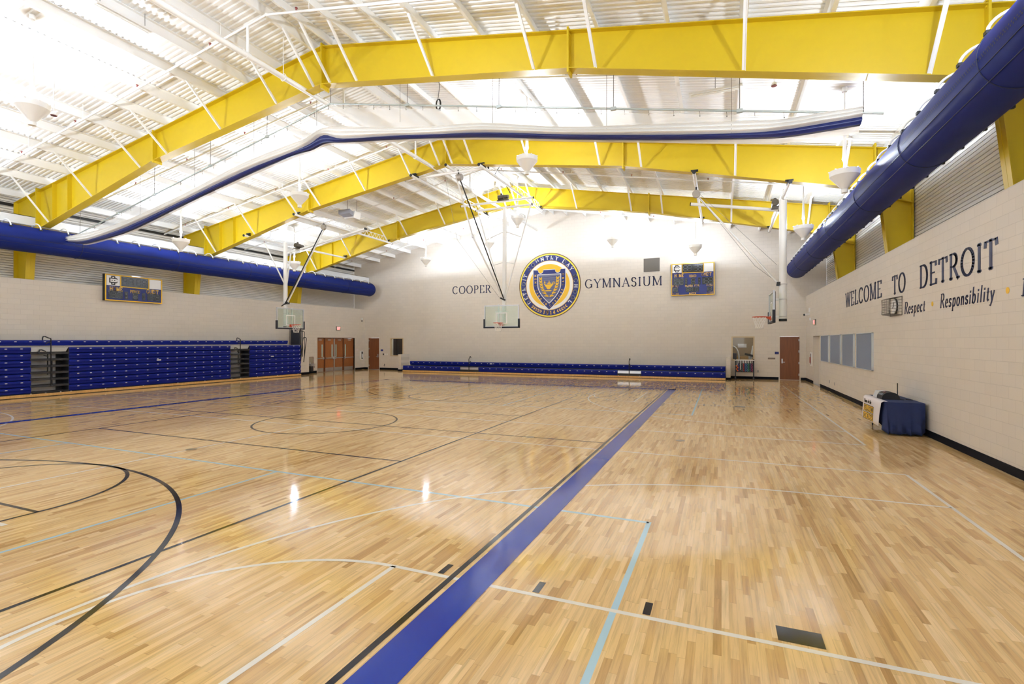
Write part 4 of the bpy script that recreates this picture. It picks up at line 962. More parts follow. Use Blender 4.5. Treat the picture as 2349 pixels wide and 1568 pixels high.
# ------------------------------------------------------------------ basketball backstops
def hoop_parts(t, bc, fwd, side):
    """bc = centre of the glass board, fwd = horizontal direction the hoop faces, side = along the board"""
    bc = Vector(bc); f = Vector(fwd); s = Vector(side); zv = Vector((0, 0, 1)); hw, hh = 0.915, 0.535
    def P(a, b, c): return bc+s*a+zv*b+f*c
    mb = MB(); mb.prism([P(-hw+.03, -hh+.03, -0.006), P(hw-.03, -hh+.03, -0.006), P(hw-.03, hh-.03, -0.006), P(-hw+.03, hh-.03, -0.006)], f*0.012); bb = mb.build('backboard', M_glass, t, label='clear glass backboard')
    mb = MB(); w_ = 0.055
    def fr(a0, b0, a1, b1, m=mb, d0=-0.03, d1=0.025): m.prism([P(a0, b0, d0), P(a1, b0, d0), P(a1, b1, d0), P(a0, b1, d0)], f*(d1-d0))
    fr(-hw, hh-w_, hw, hh); fr(-hw, -hh, hw, -hh+w_); fr(-hw, -hh+w_, -hw+w_, hh-w_); fr(hw-w_, -hh+w_, hw, hh-w_)
    mb.build('board_frame', mat('silver_board_frame', (0.56, 0.58, 0.62), 0.35, metal=0.3), bb)
    mb = MB(); q = 0.05
    for (a0, b0, a1, b1) in ((-0.305, -0.33, -0.305+q, 0.125), (0.305-q, -0.33, 0.305, 0.125), (-0.305, 0.125, 0.305, 0.125+q), (-0.305, -0.38, 0.305, -0.33)): fr(a0, b0, a1, b1, mb, 0.007, 0.011)
    mb.build('target_square', M_whitepanel, bb)
    mb = MB(); p_ = 0.065
    fr(-hw-0.03, -hh-0.045, hw+0.03, -hh+0.025, mb, -0.045, 0.05); fr(-hw-0.03, -hh, -hw+0.045, -hh+0.40, mb, -0.045, 0.05); fr(hw-0.045, -hh, hw+0.03, -hh+0.40, mb, -0.045, 0.05)
    mb.build('edge_padding', M_pad, bb)
    rz = 3.05-bc.z; rc = P(0, rz, 0.39)
    mb = MB(); mb.tube([rc+s*0.235*math.cos(2*PI*k/28)+f*0.235*math.sin(2*PI*k/28) for k in range(28)], 0.012, 8, closed=True)
    mb.prism([P(-0.09, rz-0.13, 0.02), P(0.09, rz-0.13, 0.02), P(0.09, rz+0.02, 0.02), P(-0.09, rz+0.02, 0.02)], f*0.03)
    mb.prism([P(-0.08, rz-0.01, 0.05), P(-0.08, rz-0.11, 0.05), P(-0.10, rz-0.012, 0.22), P(-0.10, rz+0.005, 0.22)], s*0.012)
    mb.prism([P(0.08, rz-0.01, 0.05), P(0.08, rz-0.11, 0.05), P(0.10, rz-0.012, 0.22), P(0.10, rz+0.005, 0.22)], s*-0.012)
    mb.prism([P(-0.08, rz, 0.05), P(0.08, rz, 0.05), P(0.11, rz, 0.22), P(-0.11, rz, 0.22)], zv*0.008)
    rim = mb.build('rim', M_red, t, smooth=SM)
    mb = MB(); N = 12; lev = [(0.0, 0.225), (0.10, 0.20), (0.20, 0.165), (0.30, 0.14), (0.40, 0.125)]
    for sgn in (1, -1):
        for k in range(N):
            pts = []
            for i, (d, r) in enumerate(lev):
                a = 2*PI*(k+sgn*i*0.5)/N; pts.append(rc+s*r*math.cos(a)+f*r*math.sin(a)-zv*(d+0.01))
            mb.tube(pts, 0.0055, 4)
    mb.tube([rc+s*0.125*math.cos(2*PI*k/16)+f*0.125*math.sin(2*PI*k/16)-zv*0.41 for k in range(16)], 0.007, 4, closed=True)
    mb.build('net', M_net, rim)
def truss_rail(t, x, y0, y1, z, truss=(0.12, 0.92)):
    mb = MB(); mb.tube([(x, y0, z), (x, y1, z)], 0.055, 14); r = mb.build('rail_pipe', M_white, t, smooth=SM)
    mb = MB(); mb.tube([(x, y0-0.012, z), (x, y0+0.02, z)], 0.06, 14); mb.tube([(x, y1-0.02, z), (x, y1+0.012, z)], 0.06, 14); mb.build('end_cap', M_black, r)
    for yy in (18.6, 25.7):
        mb = MB(); mb.box((x-0.05, yy-0.17, z+0.03), (x+0.05, yy+0.17, z+0.10)); mb.box((x-0.12, yy-0.15, z+0.10), (x+0.12, yy-0.09, z+0.16)); mb.build('beam_clamp', M_blackm, r)
    if truss:
        a = y0+(y1-y0)*truss[0]; b = y0+(y1-y0)*truss[1]; mb = MB(); N = 13; ht = 0.30
        mb.bar((x, a, z+ht), (x, b, z+ht), 0.03); st = (b-a)/N
        for k in range(N):
            yy = a+k*st; mb.bar((x, yy, z+0.04), (x, yy+st/2, z+ht), 0.016); mb.bar((x, yy+st/2, z+ht), (x, yy+st, z+0.04), 0.016)
        mb.bar((x, a, z+ht), (x, a-0.35, z+0.04), 0.016); mb.bar((x, b, z+ht), (x, b+0.35, z+0.04), 0.016)
        mb.build('truss_web', M_white, r)
def pipe(t, nm, p, q, r=0.05, m=None, caps=True, n=14):
    mb = MB(); mb.tube([p, q], r, n); o = mb.build(nm, m or M_white, t, smooth=SM)
    if caps:
        d = (Vector(q)-Vector(p)).normalized(); mb = MB(); mb.tube([Vector(p)-d*0.01, Vector(p)+d*0.02], r*1.08, n); mb.tube([Vector(q)-d*0.02, Vector(q)+d*0.01], r*1.08, n); mb.build('end_cap', M_black, o)
    return o
def winch(t, c, ax):
    c = Vector(c); a = Vector(ax); mb = MB()
    b = a.cross(Vector((0, 0, 1)))
    mb.tube([c-a*0.26, c+a*0.05], 0.12, 16); mb.tube([c+a*0.08, c+a*0.28], 0.10, 16); mb.bar(c-a*0.30-Vector((0, 0, 0.16)), c+a*0.30-Vector((0, 0, 0.16)), 0.22, 0.04); mb.sphere(c-a*0.1+Vector((0, 0, 0.15)), 0.06, 8)
    return mb.build('winch_motor', mat('dark_motor_housing', (0.09, 0.075, 0.06), 0.4, metal=0.4), t, smooth=SM)
# central backstop, facing the viewer
def backstop_main():
    bx = -9.83; t = thing('basketball_backstop', 'central ceiling hung hoop facing the viewer, left of the round seal', 'basketball hoop', (bx, 22.8, 3.0), 'ceiling hung basketball hoops')
    hoop_parts(t, (bx, 22.40, 3.39), (0, -1, 0), (1, 0, 0))
    truss_rail(t, -12.2, 18.2, 25.95, 9.22); truss_rail(t, -8.98, 18.2, 25.95, 9.25); pipe(t, 'stub_rail', (-10.5, 18.2, 9.44), (-10.45, 19.1, 9.36), 0.055)
    pipe(t, 'cross_pipe', (-12.95, 18.9, 9.32), (-8.88, 18.9, 9.34), 0.058); pipe(t, 'cross_pipe', (-12.36, 23.0, 9.10), (-8.40, 23.0, 9.13), 0.055); pipe(t, 'cross_pipe', (-11.5, 23.0, 8.78), (-8.47, 23.0, 8.80), 0.055)
    winch(t, (-9.98, 22.95, 9.30), (1, 0, 0))
    mb = MB(); mb.bar((bx-.08, 23.0, 8.75), (bx-.05, 22.85, 3.0), 0.155, 0.155, up=(0, 1, 0)); mb.build('mast', M_white, t)
    for sx, xt in ((-1, -11.40), (1, -8.55)):
        mb = MB(); mb.tube([(xt, 23.0, 8.75), (bx-0.08+sx*0.08, 22.88, 4.35)], 0.034, 10); mb.build('mast_brace', M_white, t)
        mb = MB()
        for zz, rise in ((7.25, 0.33), (5.96, 0.12)):
            f = (8.75-zz)/(8.75-4.35); xx = xt+(bx-0.08+sx*0.08-xt)*f
            mb.tube([(xx, 22.95, zz), (bx-0.08+sx*0.08, 22.95, zz+rise)], 0.022, 8)
        mb.build('brace_tie', M_white, t)
    # folding front strut, strap and drum
    k = Vector((-10.62, 20.9, 7.02))
    mb = MB(); mb.tube([(-10.42, 18.9, 9.24), k], 0.036, 10); mb.tube([k, (bx-0.06, 22.72, 4.30)], 0.04, 10); mb.sphere(k, 0.07, 8); mb.build('folding_strut', M_white, t, smooth=SM)
    mb = MB(); mb.tube([(-10.28, 18.86, 9.40), (-10.24, 18.9, 9.1), (bx-0.02, 22.70, 4.28)], 0.028, 8); mb.tube([(bx-.2, 22.72, 4.30), (bx+0.06, 22.72, 4.18)], 0.04, 8); mb.build('safety_strap', M_black, t)
    mb = MB(); mb.tube([(-10.30, 18.9, 9.10), (-10.12, 18.9, 9.10)], 0.14, 20); mb.build('strap_drum', mat('grey_drum', (0.36, 0.33, 0.30), 0.4, metal=0.3), t, smooth=SM)
    mb = MB(); mb.tube([(-11.0, 19.0, 9.3), (-11.6, 21.2, 7.0), (bx-0.2, 22.72, 4.25)], 0.006, 5); mb.build('hoist_cable', M_cable, t)
    mb = MB()
    for a in (-0.17, 0.12):
        mb.bar((bx+a, 22.44, 2.95), (bx+a, 22.44, 3.98), 0.05)
    for zz in (3.05, 3.6): mb.bar((bx-0.05, 22.82, zz), (bx-0.05, 22.44, zz), 0.06)
    mb.bar((bx-0.35, 22.45, 3.6), (bx+0.30, 22.45, 3.6), 0.05); mb.build('board_bracket', M_white, t)
    mb = MB(); mb.tube([(-9.6, 22.95, 9.45), (-9.75, 22.6, 9.9), (-10.1, 22.2, 10.2), (-9.2, 21.2, 10.45), (-8.1, 21.2, 10.35)], 0.02, 6); mb.build('power_cable', M_black, t)
backstop_main()
def backstop_side(sg, label):
    """sg = +1: hoop on the left facing right; -1: hoop on the right facing left"""
    bx = -21.15 if sg > 0 else 1.66; yc = 20.32; mx = bx-sg*0.36
    t = thing('basketball_backstop', label, 'basketball hoop', (bx, yc, 3.0), 'ceiling hung basketball hoops')
    hoop_parts(t, (bx, yc, 3.39), (sg, 0, 0), (0, 1, 0))
    xo, zo, xi, zi = (-22.05, 7.46, -18.76, 8.20) if sg > 0 else (2.02, 7.22, -0.86, 7.90)
    truss_rail(t, xo, 18.2, 25.95, zo, truss=(0.25, 0.85) if sg < 0 else None); truss_rail(t, xi, 18.2, 25.95, zi, truss=(0.3, 0.9) if sg > 0 else None)
    if sg > 0:
        pipe(t, 'cross_pipe', (-16.9, 21.1, 7.95), (-22.3, 21.1, 7.02), 0.055); pipe(t, 'cross_pipe', (-17.6, 22.1, 8.2), (-22.3, 22.1, 7.3), 0.04)
        winch(t, (-21.35, 21.1, 7.38), (0, 1, 0))
    else:
        pipe(t, 'cross_pipe', (-1.12, 20.9, 7.52), (1.95, 20.9, 6.98), 0.062); winch(t, (1.80, 20.75, 7.18), (0, 1, 0))
    ztop = zo-0.02
    mb = MB(); r = 0.105 if sg > 0 else 0.125
    mb.tube([(mx, yc, ztop), (mx, yc, 2.96)], r, 20); mb.build('mast', M_white, t, smooth=SM)
    mb = MB(); mb.tube([(mx, yc, 2.88), (mx, yc, 2.97)], r*1.04, 20); mb.build('mast_cap', M_black, t, smooth=SM)
    mb = MB()
    for zz in (4.2, 3.66, 3.05): mb.tube([(mx+(r+.006)*math.cos(2*PI*k/20), yc+(r+.006)*math.sin(2*PI*k/20), zz) for k in range(20)], 0.010, 5, closed=True)
    mb.build('mast_collar', M_steel, t)
    if sg > 0:
        for dy in (-0.9, 0.88):
            mb = MB(); mb.tube([(mx-0.5, yc+dy, 7.3), (mx, yc+dy*0.12, 5.3)], 0.036, 10); mb.build('mast_brace', M_white, t)
        d0 = (xi+0.02, 20.2, 7.98)
    else: d0 = (xi, 19.9, 7.60)
    mid = Vector(d0)+(Vector((mx+sg*0.12, yc, 4.18))-Vector(d0))*0.52
    mb = MB(); mb.tube([Vector(d0)+Vector((0, 0.05, 0)), mid], 0.034, 10); mb.tube([mid, (mx+sg*0.12, yc, 4.18)], 0.038, 10); mb.sphere(mid, 0.05, 8); mb.build('folding_strut', M_white, t, smooth=SM)
    mb = MB(); mb.box((mx-0.05, yc-0.09, 4.15), (mx+sg*0.2, yc+0.09, 4.28)); mb.build('strut_bracket', M_black, t)
    if sg > 0:
        mb = MB(); mb.tube([(d0[0], d0[1]-0.08, 8.25), (d0[0], d0[1]-0.08, 7.95), (mx+0.05, yc-0.1, 4.12)], 0.028, 8); mb.tube([(mx-0.15, yc-0.12, 4.05), (mx+0.12, yc-0.1, 4.2)], 0.03, 8); mb.build('safety_strap', M_black, t)
    else:
        mb = MB(); mb.tube([Vector(d0)+Vector((0, -0.06, 0)), (mx-0.9, yc-0.05, 4.9), (mx-0.15, yc, 4.25)], 0.007, 5); mb.tube([Vector(d0)+Vector((0.1, -0.06, 0)), (mx-0.2, yc-0.05, 4.9)], 0.006, 5); mb.build('hoist_cable', M_cable, t)
    mb = MB(); mb.tube([(d0[0], d0[1]-0.12, d0[2]), (d0[0], d0[1]+0.0, d0[2])], 0.14, 18); mb.build('strap_drum', mat('grey_drum', (0.3, 0.3, 0.3)), t, smooth=SM)
    mb = MB(); mb.box((d0[0]-0.03, d0[1]-0.10, d0[2]+0.1), (d0[0]+0.03, d0[1]-0.02, (zi if True else 0))); mb.build('drum_hanger', M_blackm, t)
    mb = MB()
    for a in (-0.16, 0.16): mb.bar((bx-sg*0.06, yc+a, 2.92), (bx-sg*0.06, yc+a, 3.96), 0.06)
    for zz in (3.05, 3.66): mb.bar((mx, yc, zz), (bx-sg*0.06, yc, zz), 0.07)
    mb.build('board_bracket', M_white, t)
    mb = MB()
    for a in (-0.16, 0.16): mb.bar((bx-sg*0.10, yc+a, 3.3), (bx-sg*0.10, yc+a, 3.94), 0.03)
    mb.build('height_adjuster', M_blackm, t)
backstop_side(1, 'ceiling hung hoop at left, over the end of the tall bleachers')
backstop_side(-1, 'ceiling hung hoop at right seen edge on, by the right duct')

# ------------------------------------------------------------------ sprinkler pipes, strip lights, speaker, hanging bits
def branch(y, label, dz=-0.50, r=0.03, x0=-26.5, x1=5.0):
    t = thing('sprinkler_pipe', label, 'pipe', (RX, y, zroof(RX)+dz), 'white sprinkler branch pipes')
    mb = MB()
    for a, b in ((x0, RX), (RX, x1)): mb.tube([(a, y, zroof(a)+dz), (b, y, zroof(b)+dz)], r, 10)
    mb.sphere((RX, y, zroof(RX)+dz), r*1.5, 8)
    mb.build('pipe', M_white, t, smooth=SM)
    x = x0+1.6
    while x < x1:
        mb = MB(); z = zroof(x)+dz; mb.tube([(x, y, z), (x, y, z+0.09)], 0.016, 8); mb.disc((x, y, z+0.09), 0.035, (0, 0, 1), 10, depth=0.01); mb.sphere((x, y, z+0.05), 0.024, 8); mb.build('sprinkler_head', mat('red_brown_head', (0.30, 0.08, 0.07), 0.4), t)
        mb = MB(); mb.tube([(x+0.4, y, zroof(x+.4)+dz), (x+0.4, y, zroof(x+0.4)-0.02)], 0.007, 5); mb.build('pipe_hanger', M_white, t); x += 3.05
    return t
branch(9.45, 'white sprinkler branch pipe in front of the nearest yellow frame')
branch(13.05, 'thin white pipe crossing just behind the nearest yellow frame')
branch(17.2, 'white pipe crossing close before the middle yellow frame')
branch(21.95, 'white pipe crossing above the central hoop')
branch(29.6, 'white pipe crossing close to the far wall')
mb = MB(); mb.tube([(-11.3, YB, 9.50), (-11.3, 31.6, 9.56)], 0.075, 14)
t = thing('sprinkler_main', 'thick white main pipe running along the roof ridge', 'pipe', (-11.3, 12, 9.5)); mb.build('pipe', M_white, t, smooth=SM)
for y in (9.45, 13.05, 17.2, 21.95, 29.6): mb = MB(); mb.tube([(-11.3, y, 9.5), (-11.3, y, zroof(-11.3)-0.5)], 0.035, 10); mb.tube([(-11.3, y-0.06, 9.53), (-11.3, y+0.06, 9.53)], 0.09, 12); mb.build('riser', M_white, t, smooth=SM)
for y in (4.0, 7.0, 10.6, 15, 20, 24, 28): mb = MB(); mb.tube([(-11.3, y, 9.5), (-11.3, y, zroof(-11.3)-0.02)], 0.01, 6); mb.tube([(-11.3+0.1*math.cos(2*PI*k/14), y, 9.53+0.1*math.sin(2*PI*k/14)) for k in range(14)], 0.01, 5, closed=True); mb.build('pipe_hanger', M_white, t)
def strip(x, y, label, ax='y'):
    z = zroof(x)-0.42; t = thing('strip_light', label, 'light', (x, y, z), 'ceiling strip lights'); mb = MB()
    d = (0.09, 0.65) if ax == 'y' else (0.65, 0.09)
    mb.box((x-d[0], y-d[1], z), (x+d[0], y+d[1], z+0.05)); mb.build('housing', M_white, t)
    for k in (-0.04, 0.04):
        mb = MB()
        if ax == 'y': mb.tube([(x+k, y-0.6, z-0.02), (x+k, y+0.6, z-0.02)], 0.016, 8)
        else: mb.tube([(x-0.6, y+k, z-0.02), (x+0.6, y+k, z-0.02)], 0.016, 8)
        mb.build('tube', mat('white_tube_glass', (0.9, 0.9, 0.88), 0.3), t)
    mb = MB()
    for s in (-1, 1): mb.tube([(x, y+s*0.5 if ax == 'y' else y, z+0.05), (x, y+s*0.5 if ax == 'y' else y, zroof(x)-0.01)], 0.008, 5)
    mb.build('hanger', M_cable, t)
strip(-13.45, 7.75, 'strip light between purlins near the top left'); strip(-0.15, 14.25, 'strip light behind the nearest frame, right of centre', 'x')
def hspeaker(x, y, z, label):
    t = thing('ceiling_speaker', label, 'speaker', (x, y, z)); mb = MB()
    mb.prism([(x-0.38, y-0.25, z+0.30), (x+0.38, y-0.25, z+0.30), (x+0.30, y-0.25, z-0.05), (x-0.30, y-0.25, z-0.05)], (0, 0.5, 0)); mb.build('cabinet', M_white, t)
    mb = MB(); mb.prism([(x-0.30, y-0.26, z+0.02), (x+0.30, y-0.26, z+0.02), (x+0.36, y-0.62, z+0.10), (x-0.36, y-0.62, z+0.10)], (0, 0, 0.22)); mb.build('horn', M_greyp, t)
    mb = MB()
    for s in (-0.3, 0.3): mb.tube([(x+s, y, z+0.3), (x+s, y, zroof(x+s)-0.02)], 0.012, 6)
    mb.build('hanger', M_cable, t)
hspeaker(-17.9, 21.3, 8.62, 'white loudspeaker hanging from the ceiling left of the central hoop')
for (x, y, z, lab) in ((-8.0, 13.4, 9.55, 'coil of black cable hanging behind the nearest yellow frame'), (-9.2, 8.6, 10.25, 'small black cable loop hanging at the top edge of the photo')):
    mb = MB()
    for k in range(3): mb.tube([(x+0.075*math.cos(2*PI*i/16)+k*0.012, y+k*0.01, z-0.16+(0.16+0.01*k)*math.sin(2*PI*i/16)) for i in range(16)], 0.009, 5, closed=True)
    mb.tube([(x, y, z), (x+0.06, y, z+0.35), (x+0.02, y, zroof(x)-0.24)], 0.009, 5)
    tag(mb.build('cable_coil', M_black), lab, 'cable')
for (x, y, z, lab) in ((-14.9, 7.05, 7.62, 'small red faced ceiling device beside the nearest pendant light'), (1.15, 13.4, 8.2, 'small dark device hanging by a thin rod above the rolled curtain')):
    t = thing('ceiling_device', lab, 'device', (x, y, z)); mb = MB(); mb.lathe([(0.0, 0.0), (0.07, 0.0), (0.075, 0.03), (0.04, 0.08), (0, 0.08)], (x, y, z), 16); mb.build('housing', M_white, t, smooth=SM)
    mb = MB(); mb.disc((x, y, z-0.012), 0.062, (0, 0, 1), 16, depth=0.01); mb.build('lens', mat('dark_red_lens', (0.16, 0.02, 0.02), 0.3), t)
    mb = MB(); mb.tube([(x, y, z+0.08), (x, y, zroof(x)-0.24)], 0.01, 6); mb.build('rod', M_white, t)

# ------------------------------------------------------------------ tall closed bleachers on the left
def rail_hook(mb, x, y, z0, z1, r=0.022, dx=1):
    mb.tube([(x, y, z0), (x, y, z1-0.08), (x+0.02, y-0.02, z1-0.02), (x+0.06, y-0.10, z1), (x+0.10, y-0.24, z1+0.06), (x+0.12, y-0.30, z1+0.06), (x+0.13, y-0.33, z1), (x+0.13, y-0.33, z1-0.09)], r, 8)
def bleachers_left():
    xf = -24.60; t = thing('bleachers', 'tall closed navy bleachers along the left wall', 'bleachers', (xf, 9, 0), 'navy telescopic bleachers')
    y0, y1 = YB, 24.46; gaps = [(2.6, 3.8), (10.92, 12.15), (19.5, 20.7)]
    secs = []; a = y0
    for g0, g1 in gaps: secs.append((a, g0)); a = g1
    secs.append((a, y1))
    zs = [1.94-0.2575*k for k in range(8)]
    def bench(nm, ya, yb, zt, h, x, tags=True):
        """one seat row: moulded nose with a top lip, number plates let into the front"""
        mb = MB(); prof = [(x-0.28, zt), (x-0.03, zt), (x, zt-0.02), (x+0.004, zt-0.09), (x-0.022, zt-h*0.60), (x-0.03, zt-h+0.03), (x-0.05, zt-h), (x-0.28, zt-h)]
        mb.prism([(p, ya, q) for p, q in prof], (0, yb-ya, 0))
        if tags:
            y = math.ceil((ya-0.12)/0.457)*0.457+0.12
            while y < yb-0.1:
                mb.box((x-0.02, y-0.035, zt-0.075), (x+0.008, y+0.035, zt-0.048), 1); y += 0.457
        return mb.build(nm, [M_seat, M_tag], t)
    for (ya, yb) in secs:
        for k in range(7): bench('seat_row', ya+0.004, yb-0.004, zs[k], 0.235, xf+0.012*k*0.3)
    # top row set back
    bench('seat_row', y0, 23.82, 2.215, 0.215, -25.02)
    mb = MB(); mb.box((-25.3, y0, 1.93), (-24.62, y1, 1.945)); mb.build('top_deck', mat('grey_deck_edge', (0.34, 0.36, 0.42), 0.4), t)
    mb = MB(); mb.box((-25.85, y0, 0.0), (-25.32, y1-0.02, 1.9)); mb.build('rear_frame', M_blackm, t)
    for (ya, yb) in secs:
        mb = MB(); mb.box((-25.32, ya+0.02, 0.14), (xf-0.24, yb-0.02, 1.92)); mb.build('understructure', M_black, t)
    # aisles: dark step noses with pale metal risers behind
    mgalv = mat('pale_galvanised_riser', (0.50, 0.52, 0.54), 0.35, metal=0.5); mtread = mat('dark_tread', (0.020, 0.021, 0.027), 0.5)
    for (g0, g1) in gaps:
        mb = MB(); mb.prism([(xf-0.03, g0+0.01, 1.93), (xf-0.03, g1-0.01, 1.93), (xf-0.03, g1-0.10, 1.76), (xf-0.03, g0+0.01, 1.76)], (-0.02, 0, 0)); mb.build('aisle_cap', mgalv, t)
        for k in range(7):
            z = 1.66-0.2575*k
            mb = MB(); mb.box((xf-0.45, g0, z), (xf-0.03, g1, z+0.085)); mb.build('aisle_step', mtread, t)
            mb = MB(); mb.box((xf-0.46, g0, z-0.17), (xf-0.44, g0+(g1-g0)*0.8, z)); mb.build('aisle_riser', mgalv, t)
        mb = MB(); mb.box((-25.32, g0, 0.1), (xf-0.46, g1, 1.75)); mb.build('understructure', M_black, t)
        for s in (g0, g1):
            mb = MB(); mb.box((xf-0.5, s-0.012, 0.14), (xf-0.02, s+0.012, 1.92)); mb.build('aisle_cheek', mtread, t)
        yc = (g0+g1)/2+0.02; mb = MB(); rail_hook(mb, xf-0.02, yc, 0.40, 2.30); mb.tube([(xf-0.02, yc, 2.12), (xf+0.07, yc-0.10, 2.15), (xf+0.10, yc-0.24, 2.06)], 0.018, 8)
        rail_hook(mb, xf-0.10, yc-0.07, 0.85, 1.78); mb.tube([(xf-0.1, yc-0.05, 1.55), (xf+0.07, yc-0.14, 1.58), (xf+0.08, yc-0.28, 1.62)], 0.018, 8)
        mb.tube([(xf-0.05, yc+0.05, 0.4), (xf-0.05, yc+0.05, 1.4)], 0.018, 8); mb.disc((xf-0.02, yc, 0.40), 0.06, (0, 0, 1), 14, depth=0.01)
        mb.build('handrail', M_blackm, t, smooth=SM)
    mb = MB(); mb.box((xf-0.26, y0, 0.025), (xf+0.03, y1, 0.125)); mb.build('front_skirt', M_maple, t)
    mb = MB(); mb.box((xf-0.3, y0, 0.0), (xf-0.02, y1, 0.03)); mb.box((xf-0.3, y0, 0.125), (xf-0.03, y1, 0.15)); mb.build('toe_gap_shade', M_black, t)  # black boxes stand in for the shade in the gaps around the skirt
    mb = MB()
    for y in (10.9, 11.36, 11.85, 12.2, 13.45, 15.0, 16.6, 18.0, 19.55, 20.1, 21.2, 22.6, 24.2): mb.box((xf+0.02, y-0.02, 0.125), (xf+0.045, y+0.02, 0.150))
    mb.box((xf-0.01, 15.62, 1.265), (xf+0.03, 15.80, 1.315)); mb.box((xf-0.01, 22.15, 1.265), (xf+0.03, 22.33, 1.315)); mb.build('skirt_bolts', M_tag, t)
    # folded end rails at the far end
    for k in range(6):
        yy = 24.50+0.05*k; xa, xb = -25.55+0.09*k, -25.05+0.09*k; h0, h1 = 1.2, 3.02-0.05*k
        mb = MB(); mb.tube([(xa, yy, h0), (xa, yy, h1), (xa+0.04, yy, h1+0.05), (xb-0.04, yy, h1+0.05), (xb, yy, h1), (xb, yy, h0)], 0.021, 8)
        for q in (0.25, 0.5, 0.75): mb.tube([(xa+(xb-xa)*q, yy, h0), (xa+(xb-xa)*q, yy, h1+0.05)], 0.011, 6)
        mb.build('end_rail', M_blackm, t, smooth=SM)
    mb = MB(); mb.tube([(-24.78, 24.62, 0.85), (-24.62, 24.66, 2.35), (-24.58, 24.68, 2.42), (-24.45, 24.72, 2.42), (-24.42, 24.74, 2.35), (-24.62, 24.72, 0.85)], 0.024, 8); mb.build('end_rail', M_blackm, t, smooth=SM)
    mb = MB(); mb.box((-25.45, 24.47, 0.2), (-24.72, 24.5, 2.9)); mb.build('end_panel', mat('dark_end_panel', (0.012, 0.015, 0.030), 0.5), t)
bleachers_left()
# low bleachers along the far wall
def bleachers_far():
    yf = 30.38; x0, x1 = -21.03, 0.20; t = thing('bleachers', 'low two row navy bleachers along the far wall', 'bleachers', ((x0+x1)/2, yf, 0), 'navy telescopic bleachers')
    gaps = [(-16.42, -15.02), (-5.76, -4.36)]
    def bench(xa, xb, zt, h, y):
        mb = MB(); prof = [(y+0.34, zt), (y+0.03, zt), (y, zt-0.02), (y-0.004, zt-0.08), (y+0.02, zt-h*0.6), (y+0.03, zt-h+0.03), (y+0.05, zt-h), (y+0.34, zt-h)]
        mb.prism([(xa, p, q) for p, q in prof], (xb-xa, 0, 0))
        x = math.ceil(xa/0.457)*0.457
        while x < xb-0.05: mb.box((x-0.035, y-0.008, zt-0.10), (x+0.035, y+0.02, zt-0.07), 1); x += 0.457
        return mb.build('seat_row', [M_seat, M_tag], t)
    a = x0
    for g0, g1 in gaps+[(x1, None)]:
        bench(a, g0, 0.44, 0.29, yf); a = g1
    bench(x0+0.2, x1, 0.75, 0.27, 30.98)
    mb = MB(); mb.box((x0, yf+0.03, 0.44), (x1, 30.98, 0.452)); mb.build('foot_deck', mat('navy_deck', (0.02, 0.028, 0.075), 0.4), t)
    mb = MB(); mb.box((x0+0.05, yf+0.36, 0.02), (x1-0.05, 31.9, 0.44)); mb.box((x0+0.25, 31.1, 0.4), (x1-0.05, 31.9, 0.72)); mb.build('understructure', M_black, t)
    mb = MB(); mb.box((x0, yf-0.02, 0.02), (x1, yf+0.3, 0.125)); mb.build('front_skirt', M_maple, t)
    mb = MB(); mb.box((x0, yf+0.03, 0.0), (x1, yf+0.3, 0.02)); mb.box((x0, yf+0.01, 0.125), (x1, yf+0.3, 0.15)); mb.build('toe_gap_shade', M_black, t)  # solid black in place of the shaded gaps below and above the skirt
    mb = MB(); mb.box((x1, yf, 0.0), (x1+0.02, 31.1, 0.45)); mb.box((x1, 31.0, 0.45), (x1+0.02, 31.9, 0.75)); mb.build('end_panel', M_black, t)
    for i, (g0, g1) in enumerate(gaps):
        mb = MB(); mb.box((g0+0.02, yf+0.02, 0.27), (g1-0.02, yf+0.36, 0.42)); mb.build('aisle_step', M_steel, t)
        mb = MB(); mb.box((g0, yf+0.0, 0.15), (g1, yf+0.3, 0.26)); mb.build('aisle_base', M_black, t)
        x = (g0+g1)/2; mb = MB(); sx = 1 if i == 0 else 0.35
        mb.tube([(x, yf-0.02, 0.20), (x, yf-0.02, 0.98), (x+0.14*sx, yf-0.1, 1.17), (x+0.19*sx, yf-0.12, 1.16), (x+0.20*sx, yf-0.12, 1.06)], 0.022, 8)
        mb.tube([(x, yf-0.02, 0.66), (x+0.14*sx, yf-0.1, 0.84), (x+0.19*sx, yf-0.12, 0.83), (x+0.20*sx, yf-0.12, 0.74)], 0.02, 8)
        mb.disc((x, yf-0.02, 0.2), 0.05, (0, 0, 1), 12, depth=0.012); mb.build('handrail', M_blackm, t, smooth=SM)
    mb = MB(); mb.box((-14.45, 30.965, 0.63), (-14.27, 30.985, 0.69))
    for x in (-5.7, -4.45): mb.box((x-0.02, yf-0.035, 0.11), (x+0.02, yf-0.015, 0.14))
    mb.build('skirt_bolts', M_tag, t)
bleachers_far()

